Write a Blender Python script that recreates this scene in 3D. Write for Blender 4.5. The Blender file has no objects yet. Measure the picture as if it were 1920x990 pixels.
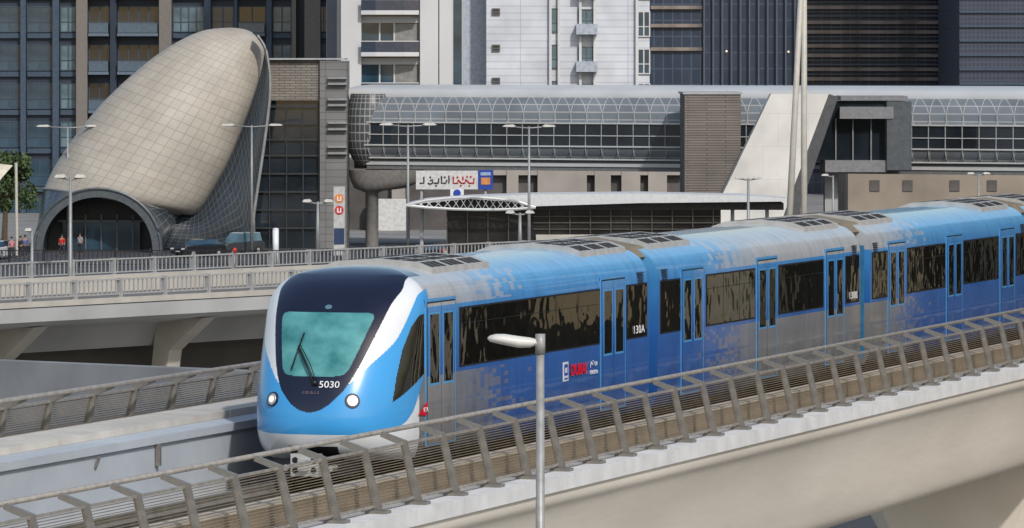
import bpy, math, random
from mathutils import Vector, Matrix
random.seed(7)
S=bpy.context.scene
COL=S.collection
K=10200.0; CZ=7.0; G=-9.0
def X(b,Y): return (b-960)*Y/K
def Z(e,Y): return CZ-(e-108)*Y/K
# ---------------------------------------------------------------- materials
MATS={}
def mat(name,col,rough=.6,metal=0,var=.12,scale=3.0,bump=0.0,bscale=30,coat=0,ior=1.45,col2=None,stretch=None,emit=None):
    if name in MATS: return MATS[name]
    m=bpy.data.materials.new(name); m.use_nodes=True
    nt=m.node_tree; N=nt.nodes; L=nt.links; b=N['Principled BSDF']
    b.inputs['Roughness'].default_value=rough; b.inputs['Metallic'].default_value=metal
    b.inputs['IOR'].default_value=ior; b.inputs['Coat Weight'].default_value=coat
    tc=N.new('ShaderNodeTexCoord'); mp=N.new('ShaderNodeMapping')
    L.new(tc.outputs['Object'],mp.inputs[0])
    if stretch: mp.inputs['Scale'].default_value=stretch
    no=N.new('ShaderNodeTexNoise'); no.inputs['Scale'].default_value=scale; no.inputs['Detail'].default_value=6
    L.new(mp.outputs[0],no.inputs[0])
    mx=N.new('ShaderNodeMix'); mx.data_type='RGBA'
    c2=col2 if col2 else tuple(c*(1-var*2) for c in col)
    mx.inputs[6].default_value=(*c2,1); mx.inputs[7].default_value=(*[min(1,c*(1+var*.4)) for c in col],1)
    mr=N.new('ShaderNodeMapRange'); mr.inputs[1].default_value=.3; mr.inputs[2].default_value=.65
    L.new(no.outputs[0],mr.inputs[0]); L.new(mr.outputs[0],mx.inputs[0]); L.new(mx.outputs[2],b.inputs['Base Color'])
    if bump:
        n2=N.new('ShaderNodeTexNoise'); n2.inputs['Scale'].default_value=bscale; L.new(mp.outputs[0],n2.inputs[0])
        bp=N.new('ShaderNodeBump'); bp.inputs['Strength'].default_value=bump; bp.inputs['Distance'].default_value=.05
        L.new(n2.outputs[0],bp.inputs['Height']); L.new(bp.outputs[0],b.inputs['Normal'])
    if emit:
        b.inputs['Emission Color'].default_value=(*emit[0],1); b.inputs['Emission Strength'].default_value=emit[1]
    MATS[name]=m; return m
def brickmat(name,c1,c2,mortar,w,h,ms=.02,offset=.5,uv=False,rough=.7,plane='xz',metal=0,bump=.3,ior=1.45,coat=0):
    if name in MATS: return MATS[name]
    m=bpy.data.materials.new(name); m.use_nodes=True
    nt=m.node_tree; N=nt.nodes; L=nt.links; b=N['Principled BSDF']
    b.inputs['Roughness'].default_value=rough; b.inputs['Metallic'].default_value=metal; b.inputs['IOR'].default_value=ior
    b.inputs['Coat Weight'].default_value=coat
    tc=N.new('ShaderNodeTexCoord')
    br=N.new('ShaderNodeTexBrick'); br.offset=offset
    br.inputs['Scale'].default_value=1; br.inputs['Brick Width'].default_value=w; br.inputs['Row Height'].default_value=h
    br.inputs['Mortar Size'].default_value=ms; br.inputs['Mortar Smooth'].default_value=0
    br.inputs['Color1'].default_value=(*c1,1); br.inputs['Color2'].default_value=(*c2,1); br.inputs['Mortar'].default_value=(*mortar,1)
    if uv: L.new(tc.outputs['UV'],br.inputs[0])
    else:
        sp=N.new('ShaderNodeSeparateXYZ'); cb=N.new('ShaderNodeCombineXYZ'); L.new(tc.outputs['Object'],sp.inputs[0])
        ad=N.new('ShaderNodeMath'); ad.operation='ADD'; L.new(sp.outputs[0],ad.inputs[0]); L.new(sp.outputs[1],ad.inputs[1])
        L.new(ad.outputs[0],cb.inputs[0]); L.new(sp.outputs[2],cb.inputs[1])
        L.new(cb.outputs[0],br.inputs[0])
    no=N.new('ShaderNodeTexNoise'); no.inputs['Scale'].default_value=.35; no.inputs['Detail'].default_value=5
    L.new(tc.outputs['Object'],no.inputs[0])
    md=N.new('ShaderNodeMapRange'); md.inputs[1].default_value=.3; md.inputs[2].default_value=.65; md.inputs[3].default_value=.82; md.inputs[4].default_value=1.05
    L.new(no.outputs[0],md.inputs[0])
    vm=N.new('ShaderNodeVectorMath'); vm.operation='SCALE'; L.new(br.outputs[0],vm.inputs[0]); L.new(md.outputs[0],vm.inputs[3])
    L.new(vm.outputs[0],b.inputs['Base Color'])
    if bump:
        bp=N.new('ShaderNodeBump'); bp.invert=True; bp.inputs['Strength'].default_value=bump; bp.inputs['Distance'].default_value=.03
        L.new(br.outputs[1],bp.inputs['Height']); L.new(bp.outputs[0],b.inputs['Normal'])
    MATS[name]=m; return m
def paintmat(name,y0,y1,rev):
    m=bpy.data.materials.new(name); m.use_nodes=True
    nt=m.node_tree; N=nt.nodes; L=nt.links; b=N['Principled BSDF']
    b.inputs['Roughness'].default_value=.26; b.inputs['Coat Weight'].default_value=.6; b.inputs['Coat Roughness'].default_value=.04; b.inputs['IOR'].default_value=1.4
    tc=N.new('ShaderNodeTexCoord'); sp=N.new('ShaderNodeSeparateXYZ'); L.new(tc.outputs['Object'],sp.inputs[0])
    sn=N.new('ShaderNodeVectorMath'); sn.operation='SNAP'; sn.inputs[1].default_value=(50,.21,.072)
    ad=N.new('ShaderNodeVectorMath'); ad.operation='ADD'; ad.inputs[1].default_value=(25,.01,.02)
    L.new(tc.outputs['Object'],ad.inputs[0]); L.new(ad.outputs[0],sn.inputs[0])
    wn=N.new('ShaderNodeTexWhiteNoise'); L.new(sn.outputs[0],wn.inputs[0])
    s2=N.new('ShaderNodeSeparateXYZ'); L.new(sn.outputs[0],s2.inputs[0])
    mr=N.new('ShaderNodeMapRange'); mr.inputs[1].default_value=y0; mr.inputs[2].default_value=y1
    mr.inputs[3].default_value=0 if rev else 1; mr.inputs[4].default_value=1 if rev else 0
    mr.interpolation_type='SMOOTHSTEP'
    L.new(s2.outputs[1],mr.inputs[0])
    gt=N.new('ShaderNodeMath'); gt.operation='LESS_THAN'; L.new(wn.outputs[0],gt.inputs[0]); L.new(mr.outputs[0],gt.inputs[1])
    # squares blend softer where they are sparse
    sf=N.new('ShaderNodeMapRange'); sf.inputs[3].default_value=.45; sf.inputs[4].default_value=.92; L.new(mr.outputs[0],sf.inputs[0])
    g2=N.new('ShaderNodeMath'); g2.operation='MULTIPLY'; L.new(gt.outputs[0],g2.inputs[0]); L.new(sf.outputs[0],g2.inputs[1])
    p2_=N.new('ShaderNodeMath'); p2_.operation='POWER'; p2_.inputs[1].default_value=2.5; L.new(mr.outputs[0],p2_.inputs[0])
    g3=N.new('ShaderNodeMath'); g3.operation='MAXIMUM'; L.new(g2.outputs[0],g3.inputs[0]); L.new(p2_.outputs[0],g3.inputs[1])
    cm=N.new('ShaderNodeMath'); cm.operation='COMPARE'; cm.inputs[1].default_value=2.33; cm.inputs[2].default_value=.57; L.new(sp.outputs[2],cm.inputs[0])
    gy=N.new('ShaderNodeMath'); gy.operation='GREATER_THAN'; gy.inputs[1].default_value=(-5 if rev or y0<2 else 1.86); L.new(sp.outputs[1],gy.inputs[0])
    ml=N.new('ShaderNodeMath'); ml.operation='MULTIPLY'; L.new(cm.outputs[0],ml.inputs[0]); L.new(gy.outputs[0],ml.inputs[1])
    su=N.new('ShaderNodeMath'); su.operation='SUBTRACT'; su.use_clamp=True; L.new(g3.outputs[0],su.inputs[0]); L.new(ml.outputs[0],su.inputs[1])
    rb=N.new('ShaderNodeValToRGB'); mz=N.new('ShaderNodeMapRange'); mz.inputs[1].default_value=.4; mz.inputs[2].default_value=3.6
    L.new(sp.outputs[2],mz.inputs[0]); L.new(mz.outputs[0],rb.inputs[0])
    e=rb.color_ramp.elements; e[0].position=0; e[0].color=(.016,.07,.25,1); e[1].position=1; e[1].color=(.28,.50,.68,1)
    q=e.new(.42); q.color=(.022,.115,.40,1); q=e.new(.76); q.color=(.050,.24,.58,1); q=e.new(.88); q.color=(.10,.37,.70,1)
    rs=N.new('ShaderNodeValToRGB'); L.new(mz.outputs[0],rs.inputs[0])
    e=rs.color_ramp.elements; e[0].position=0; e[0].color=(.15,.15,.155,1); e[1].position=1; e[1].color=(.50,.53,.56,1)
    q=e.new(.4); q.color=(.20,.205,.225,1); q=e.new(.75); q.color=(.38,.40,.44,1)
    mx=N.new('ShaderNodeMix'); mx.data_type='RGBA'; L.new(su.outputs[0],mx.inputs[0]); L.new(rb.outputs[0],mx.inputs[6]); L.new(rs.outputs[0],mx.inputs[7])
    no=N.new('ShaderNodeTexNoise'); no.inputs['Scale'].default_value=1.3; no.inputs['Detail'].default_value=7
    mpn=N.new('ShaderNodeMapping'); mpn.inputs['Scale'].default_value=(1,3,.6); L.new(tc.outputs['Object'],mpn.inputs[0]); L.new(mpn.outputs[0],no.inputs[0])
    md=N.new('ShaderNodeMapRange'); md.inputs[1].default_value=.3; md.inputs[2].default_value=.6; md.inputs[3].default_value=.84; md.inputs[4].default_value=1.04
    L.new(no.outputs[0],md.inputs[0])
    vm=N.new('ShaderNodeVectorMath'); vm.operation='SCALE'; L.new(mx.outputs[2],vm.inputs[0]); L.new(md.outputs[0],vm.inputs[3])
    L.new(vm.outputs[0],b.inputs['Base Color'])
    n3=N.new('ShaderNodeTexNoise'); n3.inputs['Scale'].default_value=2.2; n3.inputs['Detail'].default_value=2; L.new(tc.outputs['Object'],n3.inputs[0])
    bp=N.new('ShaderNodeBump'); bp.inputs['Strength'].default_value=.16; bp.inputs['Distance'].default_value=.1; L.new(n3.outputs[0],bp.inputs['Height']); L.new(bp.outputs[0],b.inputs['Normal'])
    return m
concrete=mat('concrete',(.48,.455,.41),.85,scale=.8,bump=.2,bscale=12,var=.08)
girder=mat('girder_concrete',(.72,.66,.58),.8,scale=.35,bump=.12,bscale=6,col2=(.58,.53,.46),stretch=(1,.25,1))
ledge=mat('white_concrete',(.70,.70,.70),.8,scale=2,var=.08,bump=.15)
greyc=mat('grey_concrete',(.40,.41,.42),.85,scale=.5,var=.1,bump=.15,bscale=5)
palec=mat('pale_concrete',(.48,.52,.57),.85,scale=.6,var=.08,bump=.1)
darkc=mat('track_concrete',(.065,.063,.06),.9,scale=2,var=.2,bump=.3)
asphalt=mat('asphalt',(.06,.064,.072),.9,scale=.3,var=.15,bump=.3,bscale=20)
paving=mat('paving',(.26,.255,.245),.9,scale=.2,var=.15)
whitep=mat('road_paint',(.75,.75,.72),.7,var=.08)
steel=mat('fence_steel',(.25,.24,.22),.45,.35,scale=5,var=.15)
steell=mat('handrail_steel',(.42,.39,.355),.4,.4,scale=5,var=.15)
wire=mat('fence_wire',(.24,.19,.13),.6,.1,var=.15)
lampm=mat('lamp_metal',(.30,.31,.31),.5,.3,var=.08)
lampf=mat('lamp_grey',(.34,.34,.335),.45,.2,var=.15,scale=6)
lampw=mat('lamp_housing',(.62,.61,.58),.4,var=.05)
black=mat('black_rubber',(.012,.012,.014),.5,var=.1)
blackg=mat('black_gloss',(.008,.01,.028),.12,coat=.8,var=.05)
white=mat('train_white',(.73,.75,.78),.25,.0,coat=.6,var=.03,scale=1)
nblue=mat('train_blue',(.050,.33,.72),.25,coat=.6,var=.03,scale=1)
roofgrey=mat('roof_unit_grey',(.40,.40,.39),.6,var=.1,scale=4)
roofdark=mat('roof_grille_dark',(.035,.032,.03),.7)
gold=mat('gangway_tan',(.24,.195,.135),.6,var=.12)
glass_t=mat('train_window_glass',(.010,.009,.007),.025,ior=1.85,var=.2,bump=.16,bscale=1.5)
wshield=mat('windshield_teal',(.11,.34,.345),.08,coat=.8,col2=(.03,.17,.18),scale=1.7,stretch=(1.3,1,1.8))
glass_d=mat('dark_glass',(.018,.026,.035),.06,ior=1.8,var=.3,scale=.3,bump=.05,bscale=.8)
glass_b=mat('blue_glass',(.035,.08,.12),.07,ior=1.7,col2=(.01,.03,.05),scale=.4,bump=.05,bscale=.8)
glass_l=mat('pale_glass',(.13,.21,.25),.1,ior=1.6,col2=(.04,.08,.11),scale=.5)
redm=mat('red_paint',(.55,.03,.03),.4,var=.05)
redd=mat('logo_red',(.62,.010,.03),.6,var=.02,ior=1.15)
wtxt=mat('marking_white',(.80,.80,.80),.6,var=.02,ior=1.2)
orange=mat('orange_paint',(.75,.22,.03),.4,var=.05)
bluep=mat('sign_blue',(.02,.06,.35),.4,var=.05)
chrome=mat('bright_metal',(.65,.65,.63),.3,.5,var=.1)
lite=mat('headlight_glass',(.9,.9,.85),.1,emit=((1,.93,.75),1.6))
# ---------------------------------------------------------------- mesh builder
class MB:
    def __init__(s): s.v=[];s.f=[];s.m=[];s.uv={}
    def add(s,vs,fs,m=0):
        o=len(s.v); s.v+= [tuple(p) for p in vs]
        for f in fs: s.f.append([i+o for i in f]); s.m.append(m)
    def box(s,x0,x1,y0,y1,z0,z1,m=0):
        s.add([(x0,y0,z0),(x1,y0,z0),(x1,y1,z0),(x0,y1,z0),(x0,y0,z1),(x1,y0,z1),(x1,y1,z1),(x0,y1,z1)],
              [(0,3,2,1),(4,5,6,7),(0,1,5,4),(1,2,6,5),(2,3,7,6),(3,0,4,7)],m)
    def quad(s,pts,m=0): s.add(pts,[tuple(range(len(pts)))],m)
    def prism(s,poly,axis,a,b,m=0,caps=True):
        def P(p,t): return (p[0],t,p[1]) if axis=='y' else ((t,p[0],p[1]) if axis=='x' else (p[0],p[1],t))
        n=len(poly); vs=[P(p,a) for p in poly]+[P(p,b) for p in poly]
        fs=[(i,(i+1)%n,(i+1)%n+n,i+n) for i in range(n)]
        if caps: fs+= [tuple(range(n))[::-1],tuple(range(n,2*n))]
        s.add(vs,fs,m)
    def strip(s,poly,axis,a,b,m=0):
        def P(p,t): return (p[0],t,p[1]) if axis=='y' else ((t,p[0],p[1]) if axis=='x' else (p[0],p[1],t))
        n=len(poly); vs=[P(p,a) for p in poly]+[P(p,b) for p in poly]
        s.add(vs,[(i,i+1,i+1+n,i+n) for i in range(n-1)],m)
    def tube(s,pts,r,n=8,m=0,caps=True):
        pts=[Vector(p) for p in pts]; rs=r if isinstance(r,(list,tuple)) else [r]*len(pts)
        vs=[];k=len(pts)
        for i,p in enumerate(pts):
            d=(pts[min(i+1,k-1)]-pts[max(i-1,0)]).normalized()
            up=Vector((0,0,1)) if abs(d.z)<.95 else Vector((0,1,0))
            a=d.cross(up).normalized(); b=d.cross(a)
            for j in range(n):
                t=2*math.pi*j/n; vs.append(p+(a*math.cos(t)+b*math.sin(t))*rs[i])
        fs=[]
        for i in range(k-1):
            for j in range(n): fs.append((i*n+j,i*n+(j+1)%n,(i+1)*n+(j+1)%n,(i+1)*n+j))
        if caps: fs+=[tuple(range(n))[::-1],tuple(range((k-1)*n,k*n))]
        s.add(vs,fs,m)
    def ell(s,c,r,m=0,nu=14,nv=8):
        vs=[];fs=[]
        for i in range(nv+1):
            ph=-math.pi/2+math.pi*i/nv
            for j in range(nu):
                t=2*math.pi*j/nu; vs.append((c[0]+r[0]*math.cos(ph)*math.cos(t),c[1]+r[1]*math.cos(ph)*math.sin(t),c[2]+r[2]*math.sin(ph)))
        for i in range(nv):
            for j in range(nu): fs.append((i*nu+j,i*nu+(j+1)%nu,(i+1)*nu+(j+1)%nu,(i+1)*nu+j))
        s.add(vs,fs,m)
    def loft(s,rows,m=0,uvs=True,su=1,sv=1):
        o=len(s.f); n=len(rows[0]); vs=[p for r in rows for p in r]; fs=[]
        for i in range(len(rows)-1):
            for j in range(n-1):
                fs.append((i*n+j,i*n+j+1,(i+1)*n+j+1,(i+1)*n+j)); 
                s.uv[o+len(fs)-1]=[(j*su,i*sv),((j+1)*su,i*sv),((j+1)*su,(i+1)*sv),(j*su,(i+1)*sv)]
        s.add(vs,fs,m)
    def build(s,name,mats,parent=None,smooth=False,M=None,fixn=True):
        me=bpy.data.meshes.new(name); me.from_pydata(s.v,[],s.f)
        for q in (mats if isinstance(mats,(list,tuple)) else [mats]): me.materials.append(q)
        for i,p in enumerate(me.polygons): p.material_index=s.m[i]; p.use_smooth=smooth
        if s.uv:
            ul=me.uv_layers.new(name='UVMap')
            for fi,c in s.uv.items():
                for k,li in enumerate(me.polygons[fi].loop_indices): ul.data[li].uv=c[k]
        if fixn:
            import bmesh
            bm=bmesh.new(); bm.from_mesh(me); bmesh.ops.recalc_face_normals(bm,faces=bm.faces); bm.to_mesh(me); bm.free()
        me.update()
        o=bpy.data.objects.new(name,me); COL.objects.link(o)
        if parent: o.parent=parent
        if M is not None: o.matrix_local=M
        return o
def top(o,label,cat,group=None,kind=None):
    o['label']=label; o['category']=cat
    if group: o['group']=group
    if kind: o['kind']=kind
    return o
def empty(name,loc=(0,0,0),rz=0,label='',cat='',group=None):
    e=bpy.data.objects.new(name,None); COL.objects.link(e); e.location=loc; e.rotation_euler=(0,0,rz); e.empty_display_size=.3
    if label: top(e,label,cat,group)
    return e
def cp(o,parent=None,loc=None,rz=None):
    c=o.copy(); COL.objects.link(c)
    if parent: c.parent=parent
    if loc is not None: c.location=loc
    if rz is not None: c.rotation_euler=(0,0,rz)
    return c
def textm(body,size,m,parent,M,name,ext=.002,sx=1.0,sp=1.0,off=0.0):
    cu=bpy.data.curves.new('t','FONT'); cu.body=body; cu.size=size; cu.extrude=ext; cu.align_x='CENTER'; cu.align_y='CENTER'; cu.space_character=sp; cu.offset=off
    t=bpy.data.objects.new('t',cu); COL.objects.link(t)
    bpy.context.view_layer.update()
    dg=bpy.context.evaluated_depsgraph_get()
    me=bpy.data.meshes.new_from_object(t.evaluated_get(dg)); me.name=name
    bpy.data.objects.remove(t)
    me.materials.clear(); me.materials.append(m)
    for v in me.vertices: v.co.x*=sx
    o=bpy.data.objects.new(name,me); COL.objects.link(o); o.parent=parent; o.matrix_local=M
    return o
def axes(x,y,z,loc):
    M=Matrix((x,y,z)).transposed().to_4x4(); M.translation=loc; return M
def crom(tab,n):
    out=[];k=len(tab)
    for i in range(k-1):
        p0=tab[max(i-1,0)];p1=tab[i];p2=tab[i+1];p3=tab[min(i+2,k-1)]
        for j in range(n):
            t=j/n
            out.append(tuple(.5*((2*b)+(-a+c)*t+(2*a-5*b+4*c-d)*t*t+(-a+3*b-3*c+d)*t**3) for a,b,c,d in zip(p0,p1,p2,p3)))
    out.append(tuple(tab[-1])); return out
def interp(tab,x):
    if x<=tab[0][0]: return tab[0][1]
    for (a,b),(c,d) in zip(tab,tab[1:]):
        if x<=c: return b+(d-b)*(x-a)/(c-a)
    return tab[-1][1]
# ---------------------------------------------------------------- frames
TH=math.atan(3440/K)
N0=(-3.287,88.0,0.0)
def frame(name,label,cat): 
    return empty(name,N0,-TH,label,cat)
# ================================================================ TRAIN
train=frame('metro_train','blue, white and silver metro train on a concrete viaduct','train')
PR=[(.45,1.22,.55),(.6,1.30,.26),(.8,1.345,.09),(1.05,1.35,0),(1.4,1.35,.03),(1.8,1.35,.18),(2.2,1.35,.40),(2.6,1.35,.65),(2.88,1.345,.88),
    (3.1,1.30,1.13),(3.28,1.18,1.40),(3.41,.98,1.70),(3.49,.72,2.0),(3.535,.4,2.3),(3.55,0.0,2.6)]
rows=crom(PR,26)
def nosept(w,V,uc,ph):
    U=max(2.0,uc+.25); p=2.7 if w<3 else 2.7-.5*(w-3)/.55
    sn=math.sin(ph);cs=abs(math.cos(ph))
    v=V*math.copysign(abs(sn)**(2/p),sn); u=U-(U-uc)*cs**(2/p); return (v,u,w)
NC=150
grid=[]
for (w,V,uc) in rows:
    V=max(V,.001); r=[]
    a=nosept(w,V,uc,-math.pi/2)
    for k in range(24,0,-1): r.append((-V,a[1]+(3.2-a[1])*k/24,w))
    for j in range(NC+1): r.append(nosept(w,V,uc,(-1+2*j/NC)*math.pi/2))
    for k in range(1,25): r.append((V,a[1]+(3.2-a[1])*k/24,w))
    grid.append(r)
def resample(r,n):
    d=[0]
    for a,b in zip(r,r[1:]): d.append(d[-1]+math.dist(a,b))
    out=[];i=0
    for k in range(n+1):
        t=d[-1]*k/n
        while i<len(d)-2 and d[i+1]<t: i+=1
        q=(t-d[i])/max(1e-9,d[i+1]-d[i]); out.append(tuple(a+(b-a)*q for a,b in zip(r[i],r[i+1])))
    return out
NG=520
grid=[resample(r,NG) for r in grid]
MH=crom([(1.25,0),(1.29,.16),(1.36,.29),(1.45,.40),(1.6,.53),(1.8,.64),(2.05,.74),(2.4,.85),(2.74,.94),(3.0,1.0),(3.2,1.06),(3.38,1.02),(3.5,1.1)],5)
GH=crom([(1.835,.30),(1.85,.46),(1.9,.54),(2.0,.59),(2.3,.68),(2.7,.785),(2.78,.79),(2.825,.76),(2.845,.66)],5)
UPB=crom([(0,1.25),(.3,1.36),(.65,1.62),(1.0,1.80),(1.35,2.0),(1.8,2.22),(2.2,2.45),(2.75,2.95),(3.0,3.12),(3.4,3.2)],5)
LOB=crom([(0,.90),(1.0,.90),(1.6,.93),(2.2,1.02),(2.6,1.20),(2.9,1.5),(3.1,1.8),(3.25,2.2),(3.38,3.0),(3.4,9)],5)
SW=[(1.78,2.80),(1.78,1.82),(.72,1.40),(.86,1.80),(1.08,2.25),(1.35,2.60),(1.6,2.78)]
def inpoly(x,y,P):
    c=False;n=len(P)
    for i in range(n):
        a=P[i];b=P[i-1]
        if (a[1]>y)!=(b[1]>y) and x<(b[0]-a[0])*(y-a[1])/(b[1]-a[1])+a[0]: c=not c
    return c
def region(v,u,w):
    av=abs(v); s=av+u
    if w>1.25 and u<2.5 and av<interp(MH,w):
        if 1.835<w<2.845 and av<interp(GH,w): return 'glass'
        return 'mask'
    if av>.9 and u<1.8 and inpoly(u,w,SW): return 'sider' if v>0 else 'sidel'
    if w<.70 and av<.42 and u<1.0: return 'notch'
    lo=interp(LOB,s); hi=interp(UPB,s)
    if lo<w<hi: return 'blue'
    if u>1.95 or (w<lo and s>2.9): return 'paint'
    return 'white'
parts={k:MB() for k in ('glass','mask','sidel','sider','body')}
idx={k:{} for k in parts}
mi={'white':0,'blue':1,'paint':2,'notch':3}
p1=paintmat('car_paint_front',3.0,7.6,False)
p2=paintmat('car_paint_middle',2.2,7.5,True)
p3=paintmat('car_paint_rear',1.0,6.0,False)
for i in range(len(grid)-1):
    for j in range(NG):
        g0=grid[i][j]; g1=grid[i+1][j+1]
        rg=region((g0[0]+g1[0])/2,(g0[1]+g1[1])/2,(g0[2]+g1[2])/2); key=rg if rg in parts else 'body'
        mb=parts[key];ix=idx[key];f=[]
        for a,b in ((i,j),(i,j+1),(i+1,j+1),(i+1,j)):
            if (a,b) not in ix:
                ix[(a,b)]=len(mb.v); mb.v.append(grid[a][b])
            f.append(ix[(a,b)])
        mb.f.append(f); mb.m.append(mi.get(rg,0))
car1=parts['body'].build('front_car',[white,nblue,p1,black],train,True,fixn=False)
car1['label']='front car with white and blue rounded nose'
parts['mask'].build('windshield_surround',[blackg],car1,True,fixn=False)
parts['glass'].build('windshield',[wshield],car1,True,fixn=False)
parts['sider'].build('cab_side_window',[glass_t],car1,True,fixn=False)
parts['sidel'].build('cab_side_window',[glass_t],car1,True,fixn=False)
XS=[(-r[1],r[0]) for r in rows[:-1:5]]+[(0,3.55)]+[(r[1],r[0]) for r in rows[:-1:5][::-1]]
def hull(mb,y0,y1,m=0):
    n=int((y1-y0)/1.0)+1
    rws=[[(a,y0+(y1-y0)*k/n,b) for a,b in XS] for k in range(n+1)]
    mb.loft(rws,m); mb.uv={}
    mb.quad([(a,y1,b) for a,b in XS],m); mb.quad([(a,y0,b) for a,b in XS][::-1],m)
    mb.quad([(-1.22,y0,.45),(1.22,y0,.45),(1.22,y1,.45),(-1.22,y1,.45)],m)
mb=MB(); hull(mb,3.2,14.2); b1=mb.build('passenger_saloon',[p1],car1,True)
gline=mat('door_gap',(.01,.012,.02),.6)
dblue=mat('door_frame_blue',(.07,.31,.64),.3,coat=.3,var=.05)
def door(par,yc,paint,h=.70):
    mb=MB(); x=1.352
    mb.box(x-.01,x+.006,yc-h-.05,yc+h+.05,.62,3.03,2)
    mb.box(x,x+.010,yc-h,yc+h,.64,2.98,1)
    for s in (-1,1):
        a,b=(yc-h+.025,yc-.015) if s<0 else (yc+.015,yc+h-.025)
        mb.box(x,x+.016,a,b,.66,2.955,0)
        mb.box(x,x+.018,a+.08,b-.08,1.60,2.80,2)
        mb.box(x,x+.021,a+.11,b-.11,1.64,2.77,3)
    return mb.build('door',[paint,gline,dblue,glass_t],par)
def window(par,y0,y1,z0=1.86,z1=2.80,div=0):
    mb=MB(); x=1.352
    mb.box(x-.01,x+.006,y0-.03,y1+.03,z0-.03,z1+.03,1)
    n=max(1,div)
    for k in range(n):
        a=y0+(y1-y0)*k/n+.012; b=y0+(y1-y0)*(k+1)/n-.012
        mb.box(x,x+.014,a,b,z0,z1,0)
        if n>1: mb.box(x,x+.0165,a,b,z1-.25,z1-.24,1)
    return mb.build('window',[glass_t,gline],par)
def acunit(par,y0,y1):
    mb=MB()
    pr=[(-1.02,3.34),(-.99,3.49),(-.7,3.59),(0,3.64),(.7,3.59),(.99,3.49),(1.02,3.34)]
    mb.prism(pr,'y',y0,y1,0)
    T=[(0,3.64),(.7,3.59),(.99,3.49)]
    def tz(x): return interp(T,abs(x))+.006
    n=max(2,int((y1-y0)/.75))
    for k in range(n):
        a=y0+.12+(y1-y0-.2)*k/n; b=a+(y1-y0-.2)/n-.14
        for x0,x1 in ((.74,.96),(.40,.66),(.08,.34),(-.34,-.08),(-.66,-.40)):
            for g in range(3):
                a2=a+(b-a)*g/3; b2=a2+(b-a)/3*.8
                mb.add([(x0,a2,tz(x0)),(x1,a2,tz(x1)),(x1,b2,tz(x1)),(x0,b2,tz(x0))],[(0,1,2,3)],1)
    return mb.build('air_conditioning_unit',[roofgrey,roofdark],par,fixn=False)
def bogie(par,yc):
    mb=MB(); mb.box(-1.05,1.05,yc-1.3,yc+1.3,.12,.5,0)
    for a in (-.85,.85):
        for s in (-.75,.75):
            mb.prism([(yc+a+.36*math.cos(t*math.pi/9),.1+.36*math.sin(t*math.pi/9)) for t in range(18)],'x',s-.06,s+.06,1)
    return mb.build('bogie',[black,steel],par)
door(car1,2.58,p1); door(car1,12.02,p1)
window(car1,3.55,11.2,div=6); window(car1,12.86,14.08)
acunit(car1,3.15,6.1); acunit(car1,11.2,13.9); bogie(car1,3.2); bogie(car1,12)
mb=MB(); mb.box(-.16,.16,-.05,.9,.36,.48,1); mb.box(-.24,.24,-.20,-.02,.24,.60,0); mb.box(-.08,.08,-.30,-.20,.34,.52,0)
for a,b in ((-.16,.34),(.16,.34),(-.16,.50),(.16,.50)): mb.prism([(a+.05*math.cos(t*math.pi/5),b+.05*math.sin(t*math.pi/5)) for t in range(10)],'y',-.21,-.199,1)
for s in (-.38,.38): mb.tube([(s,.3,.36),(s,-.05,.36)],.055,8,0)
mb.box(-.7,.7,.2,.5,.22,.45,1)
mb.build('coupler',[chrome,black],car1)
def nose_at(v,w):
    for (a,b) in zip(rows,rows[1:]):
        if a[0]<=w<=b[0]:
            t=(w-a[0])/(b[0]-a[0]); V=a[1]+(b[1]-a[1])*t; uc=a[2]+(b[2]-a[2])*t; break
    p=2.7; U=2.0; return U-(U-uc)*(1-abs(v/V)**p)**(1/p)
def nose_frame(v,w):
    e=.02; du=(nose_at(v+e,w)-nose_at(v-e,w))/(2*e); dw=(nose_at(v,w+e)-nose_at(v,w-e))/(2*e)
    tx=Vector((1,du,0)).normalized(); n=Vector((1,du,0)).cross(Vector((0,dw,1))).normalized()
    if n.y>0: n=-n
    ty=n.cross(tx).normalized(); return tx,ty,n,Vector((v,nose_at(v,w),w))
for v in (-.69,.69):
    tx,ty,n,p=nose_frame(v,1.45)
    mb=MB()
    def disc(r0,r1,z0,z1,m,k=24):
        mb.add([(r0*math.cos(t*2*math.pi/k),r0*math.sin(t*2*math.pi/k),z0) for t in range(k)]+[(r1*math.cos(t*2*math.pi/k),r1*math.sin(t*2*math.pi/k),z1) for t in range(k)],
            [(i,(i+1)%k,(i+1)%k+k,i+k) for i in range(k)]+[tuple(range(k,2*k))],m)
    disc(.135,.12,-.03,.018,0); disc(.095,.085,.018,.028,1); disc(.05,.035,.028,.04,2)
    mb.build('headlight',[blackg,chrome,lite],car1,False,axes(tx,ty,n,p))
tx,ty,n,p=nose_frame(.30,1.70); textm('5030',.16,wtxt,car1,axes(tx,ty,n,p+n*.012),'fleet_number',sx=1.1)
tx,ty,n,p=nose_frame(.0,1.58)
textm('.: :.:: .::. :. ::',.07,mat('small_print',(.55,.35,.37),.5),car1,axes(tx,ty,n,p+n*.012),'small_marking')
tx,ty,n,p=nose_frame(0,2.92)
mb=MB(); mb.prism([(.06*math.cos(t*math.pi/8),.05*math.sin(t*math.pi/8)) for t in range(16)],'z',0,.01); mb.build('emblem',[mat('emblem_grey',(.10,.2,.27),.4)],car1,False,axes(tx,ty,n,p+n*.004))
mb=MB()
def np(v,w,o=.05): 
    tx,ty,n,p=nose_frame(v,w); return p+n*o
mb.tube([np(.04,1.72),np(-.10,1.95,.07),np(-.335,2.28,.05)],.017,6); mb.tube([np(.08,1.74,.04),np(-.05,1.98,.07),np(-.32,2.32,.05)],.009,6)
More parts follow.
